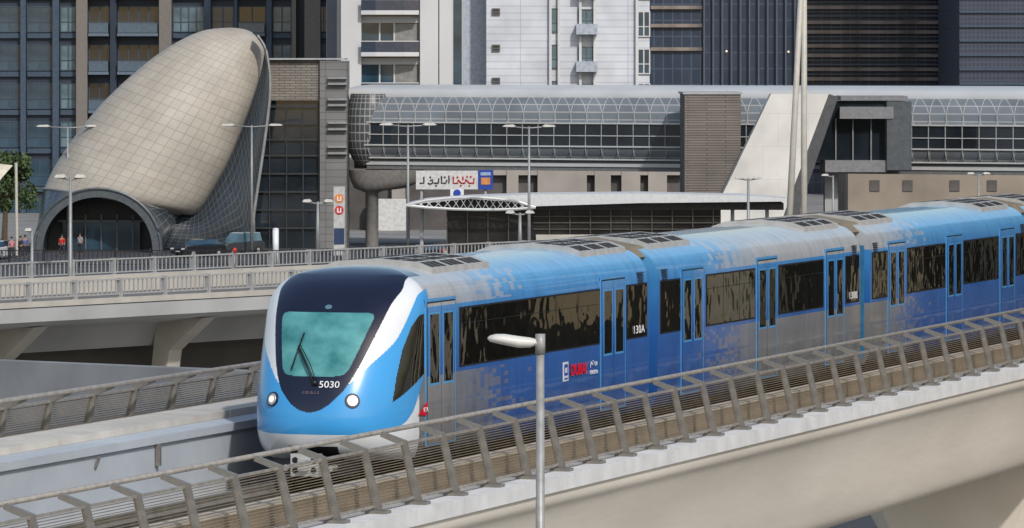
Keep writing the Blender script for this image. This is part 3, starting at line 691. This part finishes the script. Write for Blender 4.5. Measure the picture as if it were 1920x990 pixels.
for x0,x1 in ((1468,1501),(1507,1508)):
    Y=300; m_=empty('flagpole',(X(x0,Y),Y,G),0,'tall cream tapered mast standing behind the train','pole','tall masts behind the train')
    mb=MB(); k=(X(x1,Y)-X(x0,Y))/(Z(0,Y)-G); mb.tube([(0,0,0),(24*k,0,24)],[.21,.13],14); mb.tube([(0,0,0),(0,0,.3)],.4); mb.build('mast',[mat('mast_cream',(.50,.475,.42),.5,var=.05)],m_,True)
# ================================================================ SIGNS
Y=440
sg=empty('billboard',(0,Y,0),0,'white billboard with red and black lettering under the footbridge','billboard')
mb=MB(); mb.box(X(780,Y),X(896,Y),0,.3,Z(355,Y),Z(320,Y)); mb.build('panel',[mat('billboard_white',(.6,.6,.6),.5)],sg)
mb=MB(); mb.box(X(897,Y),X(924,Y),0,.3,Z(355,Y),Z(319,Y)); mb.build('blue_panel',[bluep],sg)
mb=MB(); mb.box(X(902,Y),X(919,Y),-.05,-.01,Z(346,Y),Z(333,Y)); mb.box(X(901,Y),X(920,Y),-.05,-.01,Z(329,Y),Z(323,Y),1); mb.build('orange_stripe',[mat('sign_orange',(.6,.25,.08),.5),mat('sign_pale_blue',(.3,.4,.6),.5)],sg)
mb=MB()
def stroke(pts,m,w=.06):
    mb.tube([(X(a,Y),-.05,Z(b,Y)) for a,b in pts],w,5,m)
stroke([(802,343),(807,345),(812,342),(811,337),(807,338)],1); stroke([(814,343),(822,343),(823,334)],1); stroke([(828,330),(828,343),(836,343),(838,337)],1); stroke([(842,343),(842,329)],1)
for d in ((807,332),(818,348),(834,332)): mb.ell((X(d[0],Y),-.05,Z(d[1],Y)),(.08,.05,.08),1,8,5)
stroke([(850,331),(850,343),(858,343),(859,337),(865,343),(872,343),(873,336),(880,343),(888,343),(889,334)],0); stroke([(868,331),(868,337)],0)
for d in ((858,332),(876,331),(883,331),(864,348),(880,348)): mb.ell((X(d[0],Y),-.05,Z(d[1],Y)),(.08,.05,.08),0,8,5)
stroke([(787,343),(795,343),(795,331)],1)
mb.build('lettering',[redm,mat('letter_dark',(.06,.04,.05),.5)],sg)
for b in (790,910):
    mb=MB(); mb.tube([(X(b,Y),.3,G),(X(b,Y),.3,Z(320,Y))],.12); mb.build('support_post',[greyc],sg)
Y=440; ms=empty('metro_totem',(X(636,Y),Y,G),0,'white station totem with orange and red emblems','sign')
mb=MB(); mb.box(-.45,.45,0,.4,0,Z(350,Y)-G); mb.build('totem_panel',[mat('totem_white',(.5,.5,.5),.4)],ms)
mb=MB(); mb.box(-.42,.42,-.04,-.01,.9,2.2); mb.build('info_panel',[mat('info_navy',(.03,.05,.12),.4)],ms)
for e,m_ in ((372,orange),(394,redm)):
    mb=MB(); z=Z(e,Y)-G; mb.prism([(.36*math.cos(t*math.pi/10),z+.36*math.sin(t*math.pi/10)) for t in range(20)],'y',-.05,-.01,0)
    mb.box(-.17,-.07,-.08,-.05,z-.12,z+.18,1); mb.box(.07,.17,-.08,-.05,z-.12,z+.18,1); mb.box(-.17,.17,-.08,-.05,z-.2,z-.12,1); mb.build('emblem',[m_,white],ms)
Y=405; ms=empty('traffic_sign',(X(857,Y),Y,G),0,'small round blue and red sign on a post','sign')
mb=MB(); mb.tube([(0,0,0),(0,0,Z(362,Y)-G)],.06); mb.build('sign_post',[lampm],ms)
mb=MB(); z=Z(362,Y)-G; mb.box(-.5,.5,-.1,-.02,z-.35,z+.3,1); mb.prism([(.28*math.cos(t*math.pi/10),z+.28*math.sin(t*math.pi/10)) for t in range(20)],'y',-.15,-.1,0); mb.build('sign_face',[bluep,white],ms)
for b,e,Y in ((440,470,270),(517,430,420)):
    p_=empty('signal_post' if b==440 else 'white_bollard',(X(b,Y),Y,(-4.1 if b==440 else G)),0,'small red signal on a post' if b==440 else 'white cylindrical marker by the street','signal' if b==440 else 'bollard')
    h=Z(e,Y)-(-4.1 if b==440 else G)
    mb=MB(); mb.tube([(0,0,0),(0,0,h)],.05 if b==440 else .24,12); mb.build('post_shaft',[steel if b==440 else white],p_,True)
    mb=MB(); mb.ell((0,-.02,h+.02),(.1,.1,.14) if b==440 else (.24,.24,.1)); mb.build('cap',[redm if b==440 else white],p_,True)
# ================================================================ CARS
tyre=mat('tyre',(.02,.02,.02),.8)
def car(name,x,Y,rz,paint,label,suv=False,roof=None):
    e=empty(name,(x,Y,G+.004),rz,label,'car'); H=1.78 if suv else 1.45; L=2.35
    pr=[(-L,.35),(-L,.75),(-L+.15,.95),(-1.3,1.05 if suv else .98),(L-.3,1.02 if not suv else 1.12),(L,.9),(L,.4),(L-.4,.28),(-L+.4,.28)]
    mb=MB()
    rr=[]
    for w,sx,sz in ((-.88,.96,.93),(-.82,1,1),(.82,1,1),(.88,.96,.93)):
        rr.append([(a*sx,w,.3+(b-.3)*sz) for a,b in pr]+[(pr[0][0]*sx,w,.3+(pr[0][1]-.3)*sz)])
    mb.loft(rr); mb.quad(rr[0][:-1]); mb.quad(rr[-1][:-1]); mb.uv={}; mb.build('body',[paint],e,False)
    cb=[(-.95,1.0),(-.25,H-.06),(.1,H),(1.3 if not suv else 1.95,H-.03),(2.0 if not suv else 2.2,1.05)]
    mb=MB(); rr=[]
    for w,sx in ((-.80,0),(-.66,1),(.66,1),(.80,0)): rr.append([(a,w,1.0+(b-1.0)*(1 if sx else .1)) for a,b in cb])
    mb.loft(rr); mb.uv={}; mb.build('window',[glass_l if suv else glass_b],e,False)
    mb=MB(); mb.prism([(-.25,H-.05),(.1,H+.012),(cb[3][0],H-.01),(cb[3][0],H-.05)],'y',-.64,.64); mb.build('roof_panel',[roof or paint],e)
    for a in (-1.45,1.45):
        for w in (-.80,.80):
            mb=MB(); mb.prism([(a+.34*math.cos(t*math.pi/10),.34+.34*math.sin(t*math.pi/10)) for t in range(20)],'y',w-.11,w+.11,0)
            mb.prism([(a+.2*math.cos(t*math.pi/10),.34+.2*math.sin(t*math.pi/10)) for t in range(20)],'y',w-.115,w+.115,1); mb.build('wheel',[tyre,chrome],e)
    for w in (-.62,.62):
        mb=MB(); mb.box(-L-.015,-L+.1,w-.17,w+.17,.68,.8); mb.build('headlight',[white],e)
        mb=MB(); mb.box(L-.1,L+.01,w-.17,w+.17,.78,.9); mb.build('tail_light',[redm],e)
    mb=MB(); mb.box(-L-.012,-L+.05,-.35,.35,.42,.62); mb.build('grille',[black],e)
    mb=MB(); mb.box(-L-.02,-L+.05,-.25,.25,.5,.6); mb.build('number_plate',[white],e)
carblk=mat('car_black',(.018,.019,.022),.2,coat=1)
car('parked_car',X(372,436),436,math.radians(48),carblk,'black saloon car driving on the street')
car('parked_car',X(446,442),442,math.radians(50),mat('car_charcoal',(.05,.055,.06),.25,coat=1),'dark sport utility car with white roof',True,white)
car('parked_car',X(-8,432),432,math.radians(80),white,'white saloon car partly in view on the street')
car('parked_car',X(822,425),425,math.radians(30),carblk,'dark car behind the overpass railing')
# ================================================================ PEOPLE
def person(x,y,shirt,trous,label,ph=0):
    p=empty('person',(x,y,G+.004),random.uniform(-1,1),label,'person')
    skin=mat('skin',(.35,.20,.13),.6); hair=mat('hair',(.02,.015,.012),.7)
    def sk(name,vs,es,rad,m,root=0):
        me=bpy.data.meshes.new(name); me.from_pydata(vs,es,[]); me.materials.append(m)
        o=bpy.data.objects.new(name,me); COL.objects.link(o); o.parent=p
        o.modifiers.new('s','SKIN')
        if len(me.skin_vertices):
            for i,r in enumerate(rad): me.skin_vertices[0].data[i].radius=(r,r*.85)
            me.skin_vertices[0].data[root].use_root=True
        s=o.modifiers.new('d','SUBSURF'); s.levels=1; s.render_levels=1
        return o
    st=.13+ph
    V=[(0,0,.92),(0,0,1.15),(0,0,1.40),(0,0,1.50),(0,-.01,1.60),(0,-.01,1.72),
       (-.20,0,1.40),(-.25,.02,1.12),(-.24,-.06,.88),(.20,0,1.40),(.25,.02,1.12),(.24,-.06,.88),
       (-.10,0,.86),(-.11,-st*.6,.48),(-.11,-st*.3,.08),(-.11,-st*.3-.14,.04),(.10,0,.86),(.11,st*.3,.48),(.11,st*.9,.09),(.11,st*.9-.13,.04)]
    E=[(0,1),(1,2),(2,3),(3,4),(4,5),(2,6),(6,7),(7,8),(2,9),(9,10),(10,11),(0,12),(12,13),(13,14),(14,15),(0,16),(16,17),(17,18),(18,19)]
    R=[.14,.13,.15,.055,.09,.07,.06,.045,.035,.06,.045,.035,.085,.06,.04,.04,.085,.06,.04,.04]
    sk('body',V,E,R,skin)
    sk('shirt',[V[0],V[1],V[2],V[6],V[7],V[9],V[10],(0,0,1.44)],[(0,1),(1,2),(2,3),(3,4),(2,5),(5,6),(2,7)],[.165,.16,.175,.08,.06,.08,.06,.09],shirt)
    sk('trousers',[V[0],V[12],V[13],V[14],V[16],V[17],V[18]],[(0,1),(1,2),(2,3),(0,4),(4,5),(5,6)],[.15,.105,.08,.06,.105,.08,.06],trous)
    mb=MB(); mb.ell((0,.015,1.70),(.095,.11,.10)); mb.build('hair',[hair],p,True)
tro=mat('trousers_dark',(.03,.03,.04),.8); 
for b,Y,c,l in ((116,438,redm,'person in red shirt walking by the station entrance'),(150,441,mat('shirt_pale',(.35,.35,.38),.8),'person in pale shirt by the station entrance'),
                (22,432,mat('shirt_pink',(.5,.2,.25),.8),'person in pink shirt standing near the kerb'),(38,434,tro,'person in dark clothes standing near the kerb'),(47,436,mat('shirt_blue',(.08,.12,.3),.8),'person in blue shirt standing near the kerb'),(838,412,mat('shirt_white',(.6,.6,.6),.8),'person in white shirt near the tram shelter'),(832,414,redm,'person in red shirt near the tram shelter')):
    person(X(b,Y),Y,c,tro,l)
# ================================================================ TREES, SAIL
leaf=mat('foliage',(.085,.13,.045),.7,col2=(.03,.055,.02),scale=1.2); bark=mat('bark',(.12,.09,.06),.9)
def tree(x,y,h,r,label):
    e=empty('tree',(x,y,G),0,label,'tree'); mb=MB(); mb.tube([(0,0,0),(.1,0,h*.35),(-.1,.1,h*.6)],[.28,.2,.1],8)
    tips=[]
    for k in range(9):
        a=random.uniform(0,6.28); t=Vector((math.cos(a)*r*.6,math.sin(a)*r*.6,h*random.uniform(.6,.95))); mb.tube([(.0,0,h*.38),tuple(t*.5+Vector((0,0,h*.25))),tuple(t)],[.12,.07,.03],5); tips.append(t)
    mb.build('trunk',[bark],e); mb=MB()
    tips+= [Vector((random.gauss(0,r*.4),random.gauss(0,r*.4),h*random.uniform(.4,.98))) for k in range(26)]
    for t in tips:
        cr=random.uniform(.5,1.0)*r*.36
        for k in range(110):
            d=Vector((random.gauss(0,1),random.gauss(0,1),random.gauss(0,1))).normalized()*cr*random.uniform(.5,1.1); p=t+d
            a=Vector((random.uniform(-1,1),random.uniform(-1,1),random.uniform(-1,1))).normalized()*.2; b=a.cross(Vector((random.uniform(-1,1),random.uniform(-1,1),random.uniform(-1,1)))).normalized()*.12
            mb.quad([p-a,p-b,p+a,p+b])
    mb.build('crown',[leaf],e,fixn=False)
tree(X(8,470),470,7.9,2.9,'leafy green tree beside the station entrance'); tree(X(-60,462),462,7.5,3,'leafy green tree at the street edge')
sl=empty('shade_sail',(0,440,0),0,'pale triangular shade sail on a post','sail')
mb=MB(); mb.add([(X(-60,440),0,Z(300,440)),(X(24,440),0,Z(310,440)),(X(-10,440),-1.5,Z(352,440)),(X(-60,440),-.5,Z(400,440))],[(0,1,2),(0,2,3)]); mb.build('canvas',[mat('canvas',(.6,.55,.45),.8)],sl)
mb=MB(); mb.tube([(X(32,440),0,G),(X(30,440),0,Z(305,440))],.12); mb.build('sail_post',[mat('mast_cream',(.5,.5,.5))],sl)
# ================================================================ TOWERS
def glasspane(w,h,m,fm,mull=1,name='window'):
    mb=MB(); mb.box(-w/2,w/2,0,.1,-h/2,h/2,0)
    for k in range(mull+2):
        x=-w/2+w*k/(mull+1); mb.box(x-.06,x+.06,-.08,-.002,-h/2,h/2,1)
    mb.box(-w/2,w/2,-.07,-.004,h/2-.1,h/2,1); mb.box(-w/2,w/2,-.07,-.004,-h/2,-h/2+.1,1); mb.box(-w/2,w/2,-.07,-.004,-h*.12,-h*.12+.08,1)
    return mb,[m,fm]
Y=560; t1=empty('apartment_tower',(0,0,0),0,'dark blue apartment tower with beige columns and balconies','building')
navy=mat('navy_cladding',(.024,.036,.06),.5,scale=.1,var=.2); navl=mat('blue_grey_frame',(.048,.075,.115),.5); beige=mat('beige_column',(.185,.165,.15),.7,var=.06); balr=mat('balcony_glass',(.08,.13,.18),.12,ior=1.6)
mb=MB(); mb.box(X(-150,Y),X(612,Y),Y,Y+30,G,42); mb.build('wall',[navy],t1)
for a,b in ((145,166),(300,323),(548,556),(572,601)):
    mb=MB(); mb.box(X(a,Y),X(b,Y),Y-1.6,Y,G,42); mb.build('column',[beige],t1)
for a,b in ((40,50),(100,112),(208,220),(384,396),(500,510),(440,446)):
    mb=MB(); mb.box(X(a,Y),X(b,Y),Y-1.1,Y,G,42); mb.build('pilaster',[navl if a!=208 else navy],t1)
fl_=3.95
bays=[(-60,-5,'w'),(-2,38,'w'),(52,98,'w'),(114,143,'p'),(168,206,'b'),(222,298,'b'),(325,383,'p'),(398,438,'w'),(448,498,'b'),(512,546,'p'),(602,612,'w')]
zs=[Z(36,Y)+fl_*k for k in range(-6,2)]
for a,b,ty in bays:
    w=X(b,Y)-X(a,Y); xc=(X(a,Y)+X(b,Y))/2
    mbx,ms_=glasspane(w,2.7,{'w':glass_b,'p':glass_l,'b':glass_d}[ty],navl,1 if w<3 else 3)
    base=mbx.build('window',ms_,t1); base.location=(xc,Y-.12,zs[0])
    for z in zs[1:]: cp(base,t1,(xc,Y-.12,z))
    if ty=='b':
        mb=MB(); mb.box(-w/2,w/2,-1.7,-.05,-1.75,-1.45,0); mb.box(-w/2+.05,w/2-.05,-1.66,-1.6,-1.4,-.45,1); mb.box(-w/2,w/2,-1.7,-1.58,-.45,-.38,0)
        base=mb.build('balcony',[mat('slab_bluegrey',(.12,.16,.21),.5),balr],t1); base.location=(xc,Y-.1,zs[0])
        for z in zs[1:]: cp(base,t1,(xc,Y-.1,z))
    else:
        mb=MB(); mb.box(-w/2,w/2,-.35,-.0,-1.95,-1.45,0); base=mb.build('spandrel',[navl],t1); base.location=(xc,Y-.05,zs[0])
        for z in zs[1:]: cp(base,t1,(xc,Y-.05,z))
wpan=brickmat('white_panels',(.60,.62,.66),(.57,.59,.64),(.39,.41,.46),3.4,.66,.035,0,False,.5,bump=.1)
wpl=mat('white_render',(.57,.575,.58),.6,scale=.1,var=.06)
Y=520; t2=empty('apartment_tower',(0,0,0),0,'white apartment tower with curved balconies','building')
mb=MB(); mb.box(X(612,Y),X(912,Y),Y,Y+20,G,42); mb.build('wall',[wpl],t2)
mb=MB(); mb.box(X(613,Y),X(632,Y),Y-.3,Y-.003,G,42); mb.build('dark_strip',[navy],t2)
for a,b,m_ in ((678,786,glass_b),(850,866,glass_b),(868,909,mat('blue_white_strip',(.42,.46,.52),.5))):
    mb=MB(); mb.box(X(a,Y),X(b,Y),Y-.05,Y+.2,G,42); mb.build('window_strip',[m_],t2)
for a,b in ((640,678),(788,822),(824,848)):
    mb=MB(); mb.box(X(a,Y),X(b,Y),Y-1.0,Y-.003,G,42); mb.build('pier',[wpl],t2)
w=X(786,Y)-X(678,Y); xc=(X(786,Y)+X(678,Y))/2
mb=MB(); mb.prism([(-w/2,0),(-w/2,-1.8),(-w/4,-2.2),(w/4,-2.2),(w/2,-1.8),(w/2,0)],'z',-1.9,-1.5,0); mb.prism([(-w/2,-1.75),(-w/4,-2.15),(w/4,-2.15),(w/2,-1.75),(w/2,-1.70),(-w/2,-1.70)],'z',-1.5,-.5,1); mb.prism([(-w/2,-1.8),(-w/4,-2.2),(w/4,-2.2),(w/2,-1.8),(w/2,-1.65),(-w/2,-1.65)],'z',-.5,-.42,0)
balb=mb.build('balcony',[wpl,mat('balcony_dark_glass',(.03,.05,.09),.1,ior=1.7)],t2); st2=78*Y/K
mb=MB(); mb.box(-1.1,-.95,-.1,0,-1.6,1.6); mb.box(.3,.45,-.1,0,-1.6,1.6); mb.box(.45,w/2-.2,-.12,-.06,-1.6,1.2,1); mb.box(-w/2,w/2,-.15,0,1.3,1.9,2)
f0=mb.build('balcony_door',[wpl,mat('curtain',(.25,.25,.24),.8),wpl],t2)
for k in range(-4,3):
    z=Z(88,Y)+st2*k+1.0
    for ob,yy in ((balb,Y-.05),(f0,Y-.07)):
        if k>-4: cp(ob,t2,(xc,yy,z))
        else: ob.location=(xc,yy,z)
t3=empty('panel_tower',(0,0,0),0,'white panelled tower with small square windows','building'); Y=516
mb=MB(); mb.box(X(912,Y),X(1218,Y),Y,Y+20,G,42); mb.build('wall',[wpan],t3)
def strip(par,b,wpx,hpx,es,Y,m,fm,nm='window'):
    mbx,ms_=glasspane(wpx*Y/K,hpx*Y/K,m,fm,0 if wpx<16 else 1,nm); base=mbx.build(nm,ms_,par); base.location=(X(b,Y),Y-.11,Z(es[0],Y))
    for e in es[1:]: cp(base,par,(X(b,Y),Y-.11,Z(e,Y)))
dfr=mat('window_frame_dark',(.10,.11,.12),.5)
strip(t3,930,13,13,(-46,22,90,152),Y,glass_d,dfr); strip(t3,1040,13,45,(-30,38,106,174),Y,glass_l,dfr); strip(t3,1207,22,48,(-25,45,115,180),Y,glass_b,wpl); strip(t3,1100,30,36,(-40,35,105,175),Y,glass_l,dfr)
mb=MB(); mb.box(-1.0,1.0,-1.4,-.12,-1.5,-.5,0); bb=mb.build('balcony',[mat('balcony_pale',(.4,.44,.5),.4)],t3); bb.location=(X(1100,Y),Y,Z(35,Y))
for e in (-40,105,175): cp(bb,t3,(X(1100,Y),Y,Z(e,Y)))
for a in (1032,1048,1088,1115,1194):
    mb=MB(); mb.box(X(a,Y)-.12,X(a,Y)+.12,Y-.5,Y-.003,G,42); mb.build('fin',[wpl],t3)
Y=640; t4=empty('office_tower',(0,0,0),0,'dark glass office tower with lit horizontal floor bands','building')
mb=MB(); mb.box(X(1216,Y),X(1800,Y),Y,Y+30,G,45); mb.build('wall',[brickmat('dark_curtain_wall',(.030,.046,.078),(.042,.058,.09),(.075,.095,.14),1.1,1.9,.07,0,False,.25,bump=.1,ior=1.5)],t4)
warm=mat('warm_floor_band',(.24,.20,.175),.6,scale=.4,var=.3); coolb=mat('cool_floor_band',(.11,.13,.17),.6,scale=.4,var=.2)
mb=MB(); w=X(1316,Y)-X(1220,Y)
mb.box(0,w,-.5,-.003,-.20,.20); f0=mb.build('floor_band',[warm],t4)
f0.location=(X(1220,Y),Y,Z(14,Y))
for e in (48,92,-30): cp(f0,t4,(X(1220,Y),Y,Z(e,Y)))
mb=MB(); w=X(1796,Y)-X(1512,Y); mb.box(0,w,-.9,-.003,-.20,.20); f1=mb.build('floor_band',[warm],t4); f1.location=(X(1512,Y),Y,Z(-4,Y))
for e in (14,42,60,86,104,130,148): cp(f1,t4,(X(1512,Y),Y,Z(e,Y)))
mb=MB(); mb.box(0,w,-.5,-.003,-.07,.07); f2=mb.build('louvre_line',[coolb],t4); f2.location=(X(1512,Y),Y,Z(4,Y))
for e in (22,30,51,69,77,95,113,121,139): cp(f2,t4,(X(1512,Y),Y,Z(e,Y)))
lm=mat('light_mullion',(.085,.105,.145),.5)
mb=MB(); mb.box(-.10,.10,-.7,-.003,-40,40); m0=mb.build('mullion',[lm],t4); m0.location=(X(1320,Y),Y,5)
for k in range(1,12): cp(m0,t4,(X(1320+k*17,Y),Y,5))
lt=mat('ceiling_light',(1,.85,.6),.5,emit=((1,.75,.4),.8))
mb=MB(); mb.ell((0,0,0),(.12,.1,.12)); l0=mb.build('ceiling_lamp',[lt],t4); l0.location=(X(1362,Y),Y-.4,Z(96,Y)); cp(l0,t4,(X(1478,Y),Y-.4,Z(97,Y)))
Y=600; t5=empty('office_tower',(0,0,0),0,'dark navy office tower with fine window grid','building')
mb=MB(); mb.box(X(1799,Y),X(2100,Y),Y,Y+30,G,45); mb.build('wall',[brickmat('navy_grid_wall',(.035,.045,.072),(.03,.04,.066),(.06,.07,.10),.45,.5,.1,0,False,.4,bump=.1)],t5)
mb=MB()
for k in range(20): mb.box(X(1799,Y),X(2100,Y),Y-.3,Y-.003,Z(-30+k*27,Y),Z(-34+k*27,Y))
mb.build('floor_line',[navl],t5)
Y=500; lb=empty('low_building',(0,0,0),0,'low beige building behind the footbridge','building')
bw=mat('beige_render',(.28,.235,.19),.8,scale=.2,var=.15)
mb=MB(); mb.box(X(1590,Y),X(2150,Y),Y,Y+15,G,Z(326,Y)); mb.build('wall',[bw],lb)
mb=MB(); mb.box(-.45,.45,-.1,0,-.5,.5); w0=mb.build('window',[mat('shop_dark',(.10,.09,.085),.6,scale=.3,var=.3)],lb); w0.location=(X(1640,Y),Y-.02,Z(348,Y))
for b in (1702,1790,1860): cp(w0,lb,(X(b,Y),Y-.02,Z(348,Y)))
Y=505; lb=empty('low_building',(0,0,0),0,'low building with cream columns and shopfronts under the footbridge','building')
mb=MB(); mb.box(X(560,Y),X(1500,Y),Y,Y+14,G,Z(300,Y)); mb.build('wall',[mat('shop_dark',(.10,.09,.085),.6,scale=.3,var=.3)],lb)
cream=mat('cream_render',(.33,.30,.27),.8,scale=.3,var=.1)
for a,b in ((735,760),(950,972),(1008,1100),(1115,1145),(1165,1200),(1215,1250)):
    mb=MB(); mb.box(X(a,Y),X(b,Y),Y-1,Y-.003,G,Z(305,Y)); mb.build('column',[cream],lb)
mb=MB(); mb.box(X(925,Y),X(1280,Y),Y-.9,Y-.003,Z(328,Y),Z(318,Y)); mb.build('fascia',[cream],lb)
mb=MB(); mb.box(X(690,Y),X(762,Y),Y-2,Y-1.1,G,Z(372,Y)); mb.build('white_shopfront',[mat('shopfront_white',(.6,.6,.58),.6)],lb)
golden=brickmat('reflection_facade',(.60,.48,.28),(.50,.39,.22),(.012,.014,.012),4.6,3.6,1.0,0,False,.6,bump=0)
for (x,y,w,d,h) in ((46,150,26,14,48),(72,190,26,16,60),(95,250,44,20,80),(38,122,12,12,26),(66,226,20,12,40)):  # invented out-of-view towers, added to give the train windows something to reflect
    e=empty('reflection_tower',(x,y,G),math.radians(-37),'unseen golden tan tower added for train window reflections','building')
    mb=MB(); mb.box(-w/2,w/2,-d/2,d/2,0,h); mb.build('wall',[golden],e)
    for k in range(3):
        mb=MB(); xx=-w/2+w*(k+.5)/3; mb.box(xx-.7,xx+.7,-d/2-1.2,-d/2-.003,0,h+1); mb.build('pilaster',[mat('pilaster_cream',(.6,.52,.38),.7)],e)
# ================================================================ LIGHT
w=bpy.data.worlds.new('World'); S.world=w; w.use_nodes=True; nt=w.node_tree
sky=nt.nodes.new('ShaderNodeTexSky'); sky.sky_type='NISHITA'; sky.sun_disc=False
el=math.radians(38); az_dir=Vector((.40,-1,0)).normalized()
sky.sun_elevation=el; sky.sun_rotation=math.atan2(az_dir.x,az_dir.y); sky.dust_density=2; sky.air_density=1.3
nt.links.new(sky.outputs[0],nt.nodes['Background'].inputs[0]); nt.nodes['Background'].inputs[1].default_value=.12
sl=bpy.data.lights.new('sun','SUN'); sl.energy=2.55; sl.angle=math.radians(2); sl.color=(1,.97,.93)
so=bpy.data.objects.new('sun',sl); COL.objects.link(so)
dirv=Vector((az_dir.x*math.cos(el),az_dir.y*math.cos(el),math.sin(el))); so.rotation_euler=dirv.to_track_quat('Z','Y').to_euler(); so.location=(0,0,60)
S.view_settings.view_transform='Standard'; S.view_settings.look='None'; S.view_settings.exposure=0
# ================================================================ CAMERA
cd=bpy.data.cameras.new('camera'); cam=bpy.data.objects.new('camera',cd); COL.objects.link(cam); S.camera=cam
cam.location=(0,0,CZ); cam.rotation_euler=(math.pi/2,0,0); cd.sensor_width=36; cd.lens=36*K/1920; cd.shift_y=-387/1920; cd.clip_start=1; cd.clip_end=4000
